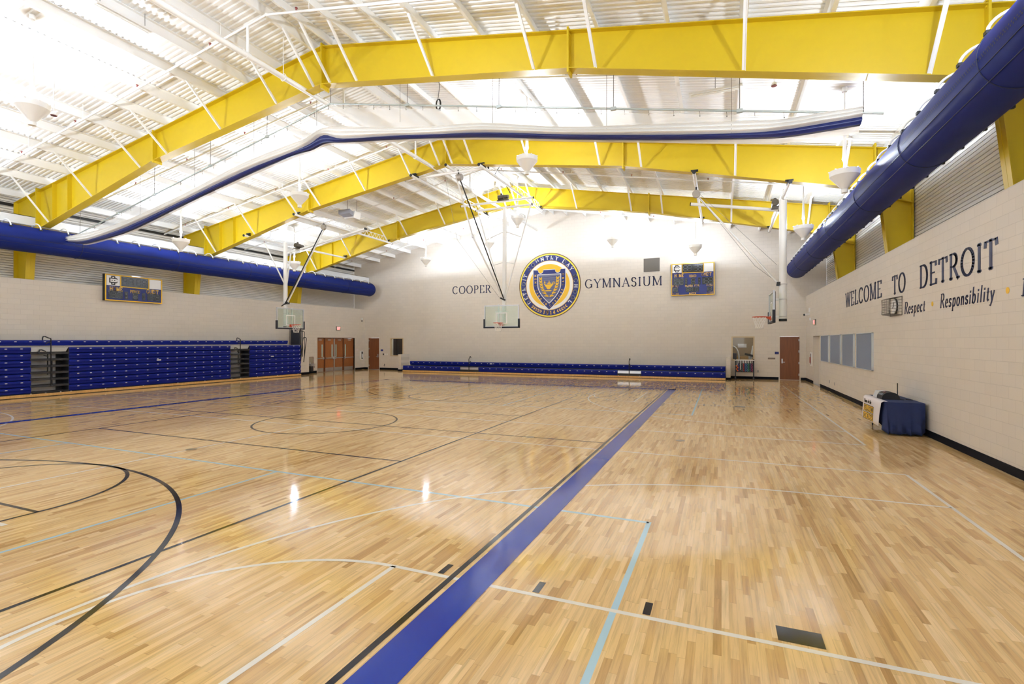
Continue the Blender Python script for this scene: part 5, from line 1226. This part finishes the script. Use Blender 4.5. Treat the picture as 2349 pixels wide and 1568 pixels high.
# ------------------------------------------------------------------ doors and windows
def door_struct(nm, bm, m, label=None):
    o = bm.build(nm, m, kind='structure'); ROOTLOC[o.name] = Vector((0, 0, 0))
    if label: o['label'] = label
    return o
def sub(nm, m, parent, boxes=(), tubes=(), label=None):
    mb = MB()
    for a, b in boxes: mb.box(a, b)
    for pts, r in tubes: mb.tube(pts, r, 10)
    return mb.build(nm, m, parent, smooth=SM if tubes else None, label=label)
def wood_door(nm, D, hinge_right, label):
    x0, x1 = D[0], D[1]; mb = MB(); mb.box((x0+0.005, YF+0.02, 0.012), (x1-0.005, YF+0.065, 2.43)); d = door_struct(nm, mb, M_door, label)
    sub('door_frame', M_cream, d, [((x0-0.055, YF-0.012, 0), (x0, YF+0.1, 2.44)), ((x1, YF-0.012, 0), (x1+0.055, YF+0.1, 2.44)), ((x0-0.055, YF-0.012, 2.44), (x1+0.055, YF+0.1, 2.50))])
    hx = x0+0.12 if hinge_right else x1-0.12; s = 1 if hinge_right else -1
    h = sub('door_handle', M_steel, d, [((hx-0.035, YF+0.005, 0.93), (hx+0.035, YF+0.02, 1.19)), ((hx, YF-0.05, 0.985), (hx+s*0.13, YF-0.03, 1.015)), ((hx-0.012, YF-0.05, 0.985), (hx+0.012, YF+0.02, 1.015))])
    kx = x1-0.03 if hinge_right else x0+0.03
    for z in (0.25, 0.9, 1.55, 2.18): sub('hinge', M_steel, d, [((kx-0.02, YF+0.0, z), (kx+0.02, YF+0.022, z+0.12))])
    sub('threshold', M_steel, d, [((x0, YF-0.02, 0.0), (x1, YF+0.1, 0.01))])
    return d
wood_door('door_1', DR, True, 'brown wooden door at the right end of the far wall')
wood_door('door_2', DL, False, 'brown wooden door at the left end of the far wall')
def double_doors():
    X0 = XL-0.12; ya, yb = DD[0], DD[1]; ym = 28.99
    mb = MB()   # header and jambs, top reveal
    mb.box((X0-0.06, ya, 2.38), (X0+0.02, yb, 2.44)); mb.box((X0-0.06, ya, 0), (X0+0.02, ya+0.05, 2.38)); mb.box((X0-0.06, yb-0.05, 0), (X0+0.02, yb, 2.38))
    d = door_struct('door_3', mb, M_wood_dark, 'two pairs of orange brown exit doors in the left wall')
    sub('door_casing', M_cream, d, [((XL-0.1, ya-0.05, 0), (XL+0.012, ya, 2.49)), ((XL-0.1, yb, 0), (XL+0.012, yb+0.05, 2.49)), ((XL-0.1, ya, 2.44), (XL+0.012, yb, 2.49))])
    leaves = [(ya+0.05, 27.97, 1), (28.09, ym-0.04, 1), (ym+0.04, 29.90, -1), (30.02, yb-0.05, -1)]
    for (p, q) in ((27.97, 28.09), (29.90, 30.02)): sub('jamb_post', M_wood_dark, d, [((X0-0.03, p, 0), (X0+0.05, q, 2.38))])
    sub('centre_mullion', M_steel, d, [((X0-0.03, ym-0.04, 0), (X0+0.055, ym+0.04, 2.38))])
    for (p, q, s) in leaves:
        lf = sub('door_leaf', M_door2, d, [((X0-0.03, p+0.004, 0.012), (X0+0.015, q-0.004, 2.37))])
        ev = q-0.22 if s > 0 else p+0.10
        sub('vision_strip', M_vision, lf, [((X0+0.014, ev, 1.06), (X0+0.02, ev+0.12, 1.95))], label='narrow greenish glass strip')
        sub('push_bar', M_steel, lf, [((X0+0.05, p+0.03, 0.95), (X0+0.09, q-0.03, 1.01)), ((X0+0.015, p+0.04, 0.94), (X0+0.06, p+0.10, 1.02)), ((X0+0.015, (q-0.12) if s > 0 else (p+0.02), 0.90), (X0+0.075, (q-0.03) if s > 0 else (p+0.11), 1.08))])
        sub('kick_plate', M_steel, lf, [((X0+0.014, p+0.04, 0.03), (X0+0.019, q-0.04, 0.30))])
        cy = (p+q)/2+s*-0.05
        sub('door_closer', M_steel, lf, [((X0+0.015, cy-0.14, 2.24), (X0+0.075, cy+0.14, 2.31))])
    sub('threshold', M_steel, d, [((X0-0.05, ya, 0), (X0+0.07, yb, 0.01))])
double_doors()
mb = MB(); mb.box((XR+0.24, OD[0], 0), (XR+0.29, OD[1], 2.43)); d = door_struct('door_4', mb, M_cream, 'recessed pale doorway in the right wall near the corner')
sub('door_casing', M_cream, d, [((XR-0.012, OD[0]-0.05, 0), (XR+0.1, OD[0], 2.49)), ((XR-0.012, OD[1], 0), (XR+0.1, OD[1]+0.05, 2.49)), ((XR-0.012, OD[0], 2.44), (XR+0.1, OD[1], 2.49))])
sub('door_jamb', M_cream, d, [((XR+0.005, OD[1]-0.03, 0), (XR+0.24, OD[1]-0.005, 2.43))])
sub('threshold', M_steel, d, [((XR, OD[0], 0), (XR+0.2, OD[1], 0.008))])
def window(nm, W, label):
    x0, x1, z0, z1 = W; mb = MB(); f = 0.06
    for a, b in (((x0-f, YF-0.02, z0-f), (x0+0.01, YF+0.16, z1+f)), ((x1-0.01, YF-0.02, z0-f), (x1+f, YF+0.16, z1+f)), ((x0, YF-0.02, z0-f), (x1, YF+0.16, z0+0.01)), ((x0, YF-0.02, z1-0.01), (x1, YF+0.16, z1+f))): mb.box(a, b)
    w_ = door_struct(nm, mb, M_frame, label)
    sub('pane', M_wglass, w_, [((x0, YF+0.09, z0), (x1, YF+0.10, z1))]); return w_
window('window_1', WRr, 'tan framed window in the far wall above the bead rack'); window('window_2', WL, 'tan framed dark window at the left end of the far wall')
# what shows behind the two windows
mb = MB(); mroom = mat('tan_room_wall', (0.40, 0.31, 0.20), 0.6)
x0, x1 = -0.6, 2.9
for a, b, nm in (((x0, 34.9, 0), (x1, 35.0, 3.2), 'wall_side_back'), ((x0-0.1, YF+0.3, 0), (x0, 35, 3.2), 'wall_side_left'), ((x1, YF+0.3, 0), (x1+0.1, 35, 3.2), 'wall_side_right'), ((x0, YF+0.3, 3.1), (x1, 35, 3.2), 'ceiling_side'), ((x0, YF+0.3, -0.02), (x1, 35, 0.0), 'floor_side')):
    MB().box(a, b).build(nm, mroom, kind='structure')
t = thing('exercise_machine', 'white curved exercise machine seen through the right window', 'machine', (0.45, 33.6, 0)); mb = MB()
mb.tube([(0.62+0.36*math.cos(a), 33.6, 1.15+0.72*math.sin(a)) for a in [-0.1+1.7*i/14 for i in range(15)]], 0.045, 10); mb.tube([(0.95, 33.6, 1.1), (0.95, 33.6, 0.02)], 0.05, 10); mb.build('curved_frame', M_white, t, smooth=SM)
mb = MB(); mb.box((0.25, 33.4, 0.02), (0.85, 33.9, 1.45)); mb.build('body', mat('navy_machine_body', (0.03, 0.035, 0.07), 0.4), t)
t = thing('exercise_bench', 'dark padded bench with white post seen through the right window', 'bench', (1.55, 33.5, 0)); mb = MB(); mb.bar((1.30, 33.5, 1.42), (1.75, 33.5, 1.30), 0.3, 0.12); mb.build('pad', M_pad, t); mb = MB(); mb.tube([(1.55, 33.5, 1.3), (1.55, 33.5, 0.02)], 0.05, 10); mb.tube([(1.45, 33.6, 0.02), (1.78, 33.6, 1.9)], 0.07, 10); mb.build('post', M_white, t, smooth=SM)
t = tag(MB().box((0.4, 34.0, 0.02), (1.9, 34.7, 1.25)).build('wooden_counter', M_maple), 'pale wooden counter seen through the right window', 'counter')
t = thing('ceiling_panel', 'pale light panel on the back wall seen through the right window', 'panel', (1.1, 34.85, 1.9)); mb = MB(); mb.box((0.95, 34.86, 1.78), (1.45, 34.90, 2.02)); mb.build('panel', M_whitepanel, t)
mb = MB(); mdark = mat('dark_room_wall', (0.045, 0.03, 0.024), 0.6); a0, a1 = -24.4, -21.6
for a, b, nm in (((a0, 34.4, 0), (a1, 34.5, 3), 'wall_dark_back'), ((a0-0.1, YF+0.3, 0), (a0, 34.5, 3), 'wall_dark_left'), ((a1, YF+0.3, 0), (a1+0.1, 34.5, 3), 'wall_dark_right'), ((a0, YF+0.3, 2.9), (a1, 34.5, 3), 'ceiling_dark'), ((a0, YF+0.3, -0.02), (a1, 34.5, 0.0), 'floor_dark')):
    MB().box(a, b).build(nm, mdark, kind='structure')
mb = MB(); mb.box((-23.6, 34.30, 0), (-22.3, 34.36, 2.5)); d = door_struct('door_5', mb, M_door, 'brown door in the dark room behind the left window')
sub('push_bar', M_steel, d, [((-23.5, 34.24, 1.12), (-22.5, 34.28, 1.16))]); sub('pull_handle', M_steel, d, [], [([(-23.35, 34.26, 1.1), (-23.42, 34.26, 2.0)], 0.02)])

for (lx, ly, lz, lw_) in ((1.2, 33.4, 2.9, 12.0), (-23.0, 33.2, 2.7, 18.0)):
    ld = bpy.data.lights.new('room_fill', 'POINT'); ld.energy = lw_; ld.shadow_soft_size = 0.2; lo = bpy.data.objects.new('room_fill', ld); COL.objects.link(lo); lo.location = (lx, ly, lz)  # unseen point lights added to brighten the rooms behind the windows

# ------------------------------------------------------------------ things on the walls
def plate(nm, a, b, m, label, cat, group=None):
    mb = MB(); mb.box(a, b); return tag(mb.build(nm, m), label, cat, group)
t = thing('wall_grille', 'square dark vent grille above the word GYMNASIUM', 'vent', (-4.0, YF, 6.9)); mb = MB()
for r in ((-4.53, 6.43, -4.48, 7.37), (-3.51, 6.43, -3.46, 7.37), (-4.48, 6.43, -3.51, 6.48), (-4.48, 7.32, -3.51, 7.37)): mb.box((r[0], YF-0.03, r[1]), (r[2], YF, r[3]))
mb.build('frame', M_cream, t); mb = MB(); mb.box((-4.48, YF-0.012, 6.48), (-3.51, YF-0.004, 7.32))
for k in range(28): mb.box((-4.48, YF-0.02, 6.485+0.03*k), (-3.51, YF-0.01, 6.50+0.03*k))
mb.build('louvres', M_grille, t)
plate('door_sign', (2.80, YF-0.015, 1.44), (3.0, YF, 1.58), M_navyp, 'small navy sign left of the right hand wooden door', 'sign', 'navy door signs')
plate('door_sign', (-24.34, YF-0.015, 1.42), (-24.12, YF, 1.56), M_navyp, 'small navy sign right of the left hand wooden door', 'sign', 'navy door signs')
plate('wall_plaque', (2.45, YF-0.015, 1.15), (2.82, YF, 1.24), mat('brown_plaque', (0.22, 0.17, 0.13), 0.4), 'long brown plaque left of the right hand wooden door', 'plaque')
def outlet(c, nrm, label):
    t = thing('wall_outlet', label, 'outlet', c, 'grey outlet plates'); x, y, z = c; mb = MB(); n = Vector(nrm)
    s = Vector((0, 1, 0)) if abs(n.x) > .5 else Vector((1, 0, 0))
    P = [Vector(c)+s*a+Vector((0, 0, b)) for a, b in ((-0.045, -0.065), (0.045, -0.065), (0.045, 0.065), (-0.045, 0.065))]; mb.prism(P, n*0.012); mb.build('plate', mat('light_grey_plate', (0.5, 0.5, 0.5), 0.4), t)
    mb = MB()
    for b in (-0.03, 0.03): mb.disc(Vector(c)+Vector((0, 0, b))+n*0.010, 0.022, n, 12, depth=0.005)
    mb.build('sockets', mat('dark_socket', (0.08, 0.08, 0.08), 0.4), t)
outlet((1.94, YF, 0.45), (0, -1, 0), 'outlet plate on the far wall right of the bead rack'); outlet((XL, 26.95, 0.42), (1, 0, 0), 'outlet plate left of the double exit doors')
outlet((XR, 25.6, 0.42), (-1, 0, 0), 'left outlet of two low on the right wall under the fabric panels'); outlet((XR, 24.55, 0.40), (-1, 0, 0), 'right outlet of two low on the right wall under the fabric panels')
plate('light_switch', (-24.15, YF-0.012, 1.12), (-24.05, YF, 1.24), M_black, 'small black switch below the left door sign', 'switch')
for x in (-23.9, -23.75): plate('switch_plate', (x-0.04, YF-0.012, 1.12), (x+0.04, YF, 1.24), M_whitepanel, 'white switch plate, %s of the pair left of the dark window' % ('left' if x < -23.8 else 'right'), 'switch', 'white switch plates')
mb = MB(); mb.bar((-24.0, YF-0.05, 0.30), (-23.96, YF-0.05, 0.45), 0.03); mb.bar((-24.02, YF-0.04, 0.28), (-23.98, YF, 0.28), 0.03); tag(mb.build('wall_hook', M_black), 'small black stub hook low on the far wall left of the dark window', 'hook')
def exit_sign(c, n, label, flag=False):
    c = Vector(c); n = Vector(n); s = Vector((0, 0, 1)).cross(n); t = thing('exit_sign', label, 'exit sign', tuple(c), 'lit exit signs')
    def Q(a0, b0, a1, b1, d0, d1, mb): mb.prism([c+s*a0+Vector((0, 0, b0))+n*d0, c+s*a1+Vector((0, 0, b0))+n*d0, c+s*a1+Vector((0, 0, b1))+n*d0, c+s*a0+Vector((0, 0, b1))+n*d0], n*(d1-d0))
    mb = MB(); Q(-0.20, -0.15, 0.20, 0.15, 0.0, 0.06, mb); mb.build('housing', M_grille, t); mb = MB(); Q(-0.18, -0.13, 0.18, 0.13, 0.06, 0.064, mb); mb.build('face', M_exitbox, t)
    mb = MB(); text_line(mb, 'E', c+s*-0.135+Vector((0, 0, -0.075))+n*0.064, s, (0, 0, 1), 0.15, 0.055, thick=0.2, thin=0.18, serif=0, depth=0.005, nrm=n)
    mb.bar(c+s*-0.06+Vector((0, 0, -0.075))+n*0.067, c+s*0.015+Vector((0, 0, 0.075))+n*0.067, 0.022, 0.006, up=n); mb.bar(c+s*0.015+Vector((0, 0, -0.075))+n*0.067, c+s*-0.06+Vector((0, 0, 0.075))+n*0.067, 0.022, 0.006, up=n)
    text_line(mb, 'I', c+s*0.03+Vector((0, 0, -0.075))+n*0.064, s, (0, 0, 1), 0.15, 0.03, thick=0.6, thin=0.2, serif=0, depth=0.005, nrm=n); text_line(mb, 'T', c+s*0.065+Vector((0, 0, -0.075))+n*0.064, s, (0, 0, 1), 0.15, 0.07, thick=0.22, thin=0.18, serif=0, depth=0.005, nrm=n)
    mb.build('lettering', M_exit, t)
exit_sign((XL, 29.28, 3.12), (1, 0, 0), 'lit red exit sign above the double doors in the left wall'); exit_sign((XR, 29.2, 3.13), (-1, 0, 0), 'lit red exit sign near the corner of the right wall')
def strobe(c, n, label):
    c = Vector(c); n = Vector(n); t = thing('wall_strobe', label, 'alarm', tuple(c)); mb = MB(); mb.disc(c, 0.085, n, 16, depth=0.06); mb.build('body', M_whitepanel, t); mb = MB(); mb.disc(c+Vector((0, 0, -0.16)), 0.05, n, 14, depth=0.09); mb.build('lens', M_grille, t)
strobe((XL, 31.9, 3.92), (1, 0, 0), 'white wall alarm high in the left corner'); 
t = thing('security_camera', 'white camera with black lens high in the right corner', 'camera', (XR, 30.9, 3.6)); mb = MB(); mb.box((XR-0.05, 30.85, 3.72), (XR, 30.97, 3.95)); mb.build('bracket', M_whitepanel, t); mb = MB(); mb.tube([(XR-0.03, 30.9, 3.62), (XR-0.26, 30.8, 3.58)], 0.06, 12); mb.build('housing', M_whitepanel, t, smooth=SM); mb = MB(); mb.tube([(XR-0.26, 30.8, 3.58), (XR-0.30, 30.78, 3.575)], 0.055, 12); mb.build('lens', M_black, t)
plate('wall_sensor', (XR-0.05, 30.65, 3.28), (XR, 30.75, 3.42), M_whitepanel, 'small white sensor just under the corner camera', 'sensor')
def ext_cab(c, n, label, ext_red):
    c = Vector(c); n = Vector(n); s = Vector((0, 0, 1)).cross(n); t = thing('extinguisher_cabinet', label, 'cabinet', tuple(c), 'white extinguisher cabinets')
    def Q(a0, b0, a1, b1, d0, d1, nm, m):
        mb = MB(); mb.prism([c+s*a0+Vector((0, 0, b0))+n*d0, c+s*a1+Vector((0, 0, b0))+n*d0, c+s*a1+Vector((0, 0, b1))+n*d0, c+s*a0+Vector((0, 0, b1))+n*d0], n*(d1-d0)); return mb.build(nm, m, t)
    Q(-0.17, -0.35, 0.17, 0.35, 0.0, 0.05, 'box', M_whitepanel); Q(-0.05, -0.28, 0.10, 0.28, 0.05, 0.056, 'window', M_led)
    mb = MB(); mb.tube([c+s*0.02+n*0.06+Vector((0, 0, -0.2)), c+s*0.02+n*0.06+Vector((0, 0, 0.1))], 0.04, 10); mb.build('extinguisher', mat('dull_red', (0.35, 0.05, 0.03), 0.4) if ext_red else M_steel, t)
ext_cab((XL, 31.88, 1.10), (1, 0, 0), 'white extinguisher cabinet right of the double exit doors', False)
ext_cab((XR, 30.35, 1.25), (-1, 0, 0), 'white extinguisher cabinet left of the recessed doorway', True)
plate('paper_notice', (XL, 31.28, 1.45), (XL+0.004, 31.5, 1.62), mat('pale_paper', (0.74, 0.68, 0.66), 0.6), 'small pale paper notice right of the double exit doors', 'notice')
t = thing('drinking_fountain', 'white and steel drinking fountain in the brown framed niche beside the wing wall', 'fountain', (XL, 26.55, 0.9)); mb = MB(); mb.box((XL, 26.2, 0.15), (XL+0.015, 26.82, 1.1)); mb.build('back_panel', mat('grey_tan_panel', (0.36, 0.29, 0.20), 0.5), t)
mb = MB()
for a, b in (((XL, 26.82, 0.13), (XL+0.03, 26.86, 1.12)), ((XL, 26.2, 1.09), (XL+0.03, 26.86, 1.12)), ((XL, 26.2, 0.13), (XL+0.03, 26.86, 0.16))): mb.box(a, b)
mb.build('brown_trim', mat('red_brown_trim', (0.24, 0.09, 0.05), 0.5), t)
mb = MB(); mb.box((XL+0.015, 26.25, 0.50), (XL+0.38, 26.55, 0.66)); mb.build('basin', M_steel, t); mb = MB(); mb.tube([(XL+0.2, 26.4, 0.66), (XL+0.2, 26.4, 0.74), (XL+0.24, 26.4, 0.76)], 0.015, 8); mb.build('spout', M_whitepanel, t); mb = MB(); mb.box((XL+0.02, 26.28, 0.14), (XL+0.34, 26.5, 0.50)); mb.build('pedestal', M_black, t)
# blue grey fabric panels
for i, (ya, yb, lab) in enumerate(((25.62, 27.43, 'blue grey wall panel nearest the recessed doorway'), (23.24, 25.2, 'second blue grey wall panel from the recessed doorway'), (21.10, 22.88, 'third blue grey wall panel from the recessed doorway'), (18.72, 20.66, 'largest looking blue grey wall panel, farthest from the recessed doorway'))):
    t = thing('acoustic_panel', lab, 'panel', (XR, (ya+yb)/2, 1.85), 'blue grey fabric panels on the right wall')
    mb = MB(); mb.box((XR-0.045, ya+0.02, 1.27), (XR, yb-0.02, 2.42)); mb.build('fabric', M_panelf, t)
    mb = MB()
    for a, b in (((XR-0.055, ya, 1.25), (XR, ya+0.02, 2.44)), ((XR-0.055, yb-0.02, 1.25), (XR, yb, 2.44)), ((XR-0.055, ya, 1.25), (XR, yb, 1.27)), ((XR-0.055, ya, 2.42), (XR, yb, 2.44))): mb.box(a, b)
    mb.build('edge_frame', mat('pale_alu_edge', (0.66, 0.72, 0.78), 0.35, metal=0.3), t)
# wire guard
def guard():
    y0, y1, z0, z1, d = 17.02, 16.02, 2.86, 3.34, 0.24; t = thing('wire_guard', 'black wire cage over a round device before the italic word Respect', 'wire guard', (XR, 16.5, 3.1)); mb = MB()
    zf0, zf1 = z0+0.08, z1-0.08
    for ring in ([(XR-0.01, y0, z0), (XR-0.01, y0, z1), (XR-0.01, y1, z1), (XR-0.01, y1, z0)], [(XR-d, y0-0.15, z0+.04), (XR-d, y0-0.15, z1-.04), (XR-d, y1+0.15, z1-.04), (XR-d, y1+0.15, z0+.04)]): mb.tube(ring, 0.010, 6, closed=True)
    for k in range(9):
        f = k/8; y = y0+(y1-y0)*f; yi = y0-0.15+(y1-y0+0.30)*f; mb.tube([(XR-0.01, y, z0), (XR-d, yi, z0+.04), (XR-d, yi, z1-.04), (XR-0.01, y, z1)], 0.005, 5)
    for k in range(7):
        z = z0+(z1-z0)*k/6; mb.tube([(XR-0.01, y0, z), (XR-d, y0-0.15, z*0.85+3.1*0.15), (XR-d, y1+0.15, z*0.85+3.1*0.15), (XR-0.01, y1, z)], 0.005, 5)
    mb.build('cage', M_brownwire, t); mb = MB(); mb.disc((XR, 16.45, 3.1), 0.19, (-1, 0, 0), 28, depth=0.08); mb.build('dial', M_whitepanel, t); mb = MB(); mb.tube([(XR-0.05, 16.45+0.2*math.cos(2*PI*k/28), 3.1+0.2*math.sin(2*PI*k/28)) for k in range(28)], 0.02, 8, closed=True); mb.build('dial_rim', M_black, t, smooth=SM)
    mb = MB(); mb.bar((XR-0.085, 16.45, 3.1), (XR-0.085, 16.53, 3.05), 0.012); mb.bar((XR-0.085, 16.45, 3.1), (XR-0.085, 16.41, 3.21), 0.010); mb.build('hands', M_black, t)
guard()

# ------------------------------------------------------------------ rack of bead strings under the right window
def bead_rack():
    y = 31.62; x0, x1 = 0.74, 1.68; t = thing('storage_rack', 'black rack of coloured bead strings under the right window', 'rack', (1.21, y, 0)); mb = MB()
    for x in (x0, x1):
        mb.box((x-0.03, y-0.03, 0.05), (x+0.03, y+0.03, 1.16)); mb.box((x-0.03, y-0.28, 0.06), (x+0.03, y+0.28, 0.11))
        for yy in (y-0.24, y+0.24): mb.disc((x-0.02, yy, 0.04), 0.04, (1, 0, 0), 12, depth=0.04)
    mb.build('frame', M_blackm, t)
    mb = MB(); mb.box((x0, y-0.012, 0.42), (x1, y+0.012, 1.10)); mb.build('back_board', M_black, t)
    mb = MB(); mb.tube([(x0-0.04, y-0.05, 1.10), (x1+0.04, y-0.05, 1.10)], 0.022, 10); mb.build('hanging_bar', M_whitepanel, t, smooth=SM)
    cols = [('orange', (0.85, 0.16, 0.03)), ('violet blue', (0.10, 0.10, 0.45)), ('black', (0.03, 0.03, 0.04)), ('grey green', (0.14, 0.19, 0.22)), ('red', (0.60, 0.04, 0.06)), ('blue', (0.05, 0.16, 0.50)), ('sky blue', (0.10, 0.34, 0.62)), ('green', (0.05, 0.36, 0.24)), ('dark violet', (0.10, 0.07, 0.22)), ('magenta', (0.42, 0.03, 0.18))]
    for i, (cn, c) in enumerate(cols):
        x = x0+0.085+i*0.0855; big = i == 0
        s = thing('bead_string', '%s bead string with white handle hanging on the black rack' % cn, 'bead string', (x, y-0.06, 1.1), 'bead strings on the rack'); mb = MB()
        zt = 0.80 if big else (0.56 if cn == 'black' else 0.93)
        mb.tube([(x, y-0.06, 1.08), (x, y-0.06, zt)], 0.018, 8); mb.build('handle', M_whitepanel, s, smooth=SM)
        mb = MB(); z = zt-0.03; k = 0
        while z > 0.46:
            r = 0.045 if big else 0.024; dx = (0.014 if k % 2 else -0.014)*(2 if big else 1); mb.sphere((x+dx, y-0.06, z), r, 8); z -= r*1.9; k += 1
        mb.build('beads', mat(cn.replace(' ', '_')+'_bead', c, 0.35), s, smooth=SM)
bead_rack()

# ------------------------------------------------------------------ table by the right wall
def table():
    xa, xb, ya, yb, H = 3.53, 4.26, 14.15, 15.95, 0.75
    t = thing('folding_table', 'folding table hidden by the navy cloth against the right wall', 'table', (3.9, 15.05, 0)); mb = MB(); mb.box((xa+0.015, ya+0.02, H-0.03), (xb-0.015, yb-0.02, H-0.004)); mb.build('table_top', M_grille, t)
    for (x, y) in ((xa+0.08, ya+0.25), (xb-0.08, ya+0.25), (xa+0.08, yb-0.3), (xb-0.08, yb-0.3)): mb = MB(); mb.tube([(x, y, 0), (x, y, H-0.03)], 0.016, 8); mb.build('leg', M_blackm, t, smooth=SM)
    # draped cloth: top and skirts with soft folds
    mb = MB(); N = 24
    per = []
    for i in range(14): per.append((xa, yb-(yb-ya)*i/14, 'f'))       # court side, from far to near
    for i in range(12): per.append((xa+(xb-xa)*i/12, ya, 'n'))
    for i in range(14): per.append((xb, ya+(yb-ya)*i/14, 'b'))
    for i in range(12): per.append((xb-(xb-xa)*i/12, yb, 'e'))
    M = len(per); vs = []; L = 8
    for i, (x, y, s) in enumerate(per):
        nx = {'f': (-1, 0), 'n': (0, -1), 'b': (0.12, 0), 'e': (0, 1)}[s]
        zb = {'f': 0.30+0.05*math.sin(i*1.1), 'n': 0.03+0.015*math.sin(i*1.7), 'b': 0.1, 'e': 0.16}[s]
        if s == 'f' and i > 11: zb = 0.22-0.06*(i-11)
        if s == 'f' and i < 2: zb = 0.20
        for j in range(L+1):
            f = j/L; am = 0.05*f+0.045*math.sin(i*2.4+0.6)*f**1.3
            if j == 0: am = 0.0
            vs.append((x+nx[0]*am+(0.03*f*math.sin(i*1.9) if nx[0] == 0 else 0), y+nx[1]*am+(0.03*f*math.sin(i*1.3) if nx[1] == 0 else 0), H+0.004-(H-zb)*f))
    fs = [(i*(L+1)+j, ((i+1) % M)*(L+1)+j, ((i+1) % M)*(L+1)+j+1, i*(L+1)+j+1) for i in range(M) for j in range(L)]
    fs.append(tuple(i*(L+1) for i in range(M))); mb.add(vs, fs)
    o = mb.build('tablecloth', M_cloth, smooth=math.radians(70)); tag(o, 'navy cloth draped to the floor over the table by the right wall', 'tablecloth')
    sd = o.modifiers.new('thickness', 'SOLIDIFY'); sd.thickness = 0.004; sd.offset = 1
    # white banner hung over the court side edge
    b = thing('table_banner', 'white banner hanging over the court side of the navy table', 'banner', (xa-0.02, 15.0, 0.75)); mb = MB(); y0, y1 = 14.25, 15.84; W = 24; vs = []; fs = []
    def bx(y, z):
        g = (H-z)/0.58; f = (y1-y)/(y1-y0); return xa-0.075-0.035*g-0.012*math.sin(f*8)*g
    for i in range(W+1):
        f = i/W; y = y1+(y0-y1)*f
        vs += [(xa+0.05, y, H+0.013), (xa-0.03, y, H+0.013)]
        for j in range(7): z = H-0.02-0.56*j/6; vs.append((bx(y, z), y-0.06*math.sin(j/6*2.6)*max(0, f-0.85)/0.15*-1, z))
    R = 9
    for i in range(W):
        for j in range(R-1): fs.append((i*R+j, i*R+j+1, (i+1)*R+j+1, (i+1)*R+j))
    mb.add(vs, fs); so = mb.build('sheet', mat('white_banner_vinyl', (0.80, 0.76, 0.80), 0.5), b, smooth=math.radians(60)); m_ = so.modifiers.new('t', 'SOLIDIFY'); m_.thickness = 0.004
    def layer(draw, d0, m, nm, label=None):
        """draw on a flat plane x = 0..-t, then lay it onto the hanging sheet"""
        m2 = MB(); draw(m2); m2.v = [(bx(p[1], p[2])-d0+p[0], p[1], p[2]) for p in m2.v]; m2.build(nm, m, b, label=label)
    n = (-1, 0, 0)
    layer(lambda q: text_line(q, 'Home of the', (0, 15.68, 0.605), (0, -1, 0), (0, 0, 1), 0.085, 0.62, thick=0.2, thin=0.17, serif=0, depth=0.004, nrm=n), 0.004, M_black, 'banner_lettering', 'black words on the banner')
    def blk2(q, a, b2, z0, z1, t):
        N = 12
        for k in range(N):
            ya2 = a+(b2-a)*k/N; yb2 = a+(b2-a)*(k+1)/N; q.box((0, ya2, z0), (-t, yb2, z1))
    for (s, z, w_) in (('YELLOW', 0.405, 0.86), ('JACKETS', 0.215, 0.86)):
        layer(lambda q: blk2(q, 15.70, 15.70-w_, z-0.02, z+0.155, 0.002), 0.004, M_black, 'banner_block'); layer(lambda q: blk2(q, 15.685, 15.715-w_, z-0.005, z+0.14, 0.002), 0.0065, M_gold, 'banner_block', 'yellow block')
        layer(lambda q: text_line(q, s, (0, 15.66, z+0.012), (0, -1, 0), (0, 0, 1), 0.11, w_-0.07, thick=0.16, thin=0.12, serif=0, depth=0.003, nrm=n), 0.009, mat('dark_grey_print', (0.10, 0.09, 0.07), 0.5), 'banner_lettering')
    # score console with antenna, clear cover and cord
    c = thing('score_console', 'black rounded score console with antenna on the navy table', 'console', (3.78, 15.0, H+0.004)); mb = MB(); zc = H+0.006
    pr = [(3.60, zc)]+[(3.78+0.18*math.cos(a), zc+0.03+0.15*math.sin(a)) for a in [PI-PI*i/12 for i in range(13)]]+[(3.96, zc)]
    mb.prism([(x, 14.78, z) for x, z in pr], (0, 0.44, 0)); mb.build('housing', M_black, c)
    mb = MB(); mb.bar((3.63, 14.84, zc+0.115), (3.63, 15.16, zc+0.115), 0.05, 0.012, up=(-0.8, 0, 0.6)); mb.build('key_strip', mat('grey_blue_keys', (0.12, 0.16, 0.22), 0.4), c); mb = MB(); mb.bar((3.70, 14.92, zc+0.167), (3.70, 15.08, zc+0.167), 0.05, 0.01, up=(-0.5, 0, 0.86)); mb.build('red_display', mat('dark_red_display', (0.16, 0.03, 0.02), 0.3), c)
    mb = MB(); mb.tube([(3.93, 14.86, zc+0.05), (3.93, 14.86, zc+0.40)], 0.011, 8); mb.build('antenna', M_black, c)
    mb = MB(); mb.prism([(3.60, 15.26, zc), (3.94, 15.26, zc), (3.90, 15.26, zc+0.16), (3.66, 15.26, zc+0.16)], (0, 0.34, 0)); tag(mb.build('console_case', mat('pale_grey_case', (0.62, 0.66, 0.72), 0.3)), 'pale grey box behind the black score console', 'box')
    mb = MB(); mb.tube([(3.95, 14.86, zc+0.012), (4.02, 14.7, zc+0.012), (4.10, 14.9, zc+0.012), (4.2, 14.75, zc+0.012)], 0.008, 6); mb.build('cord', M_black, c)
table()

# keep label fields consistent on repeated names
bpy.context.view_layer.update()
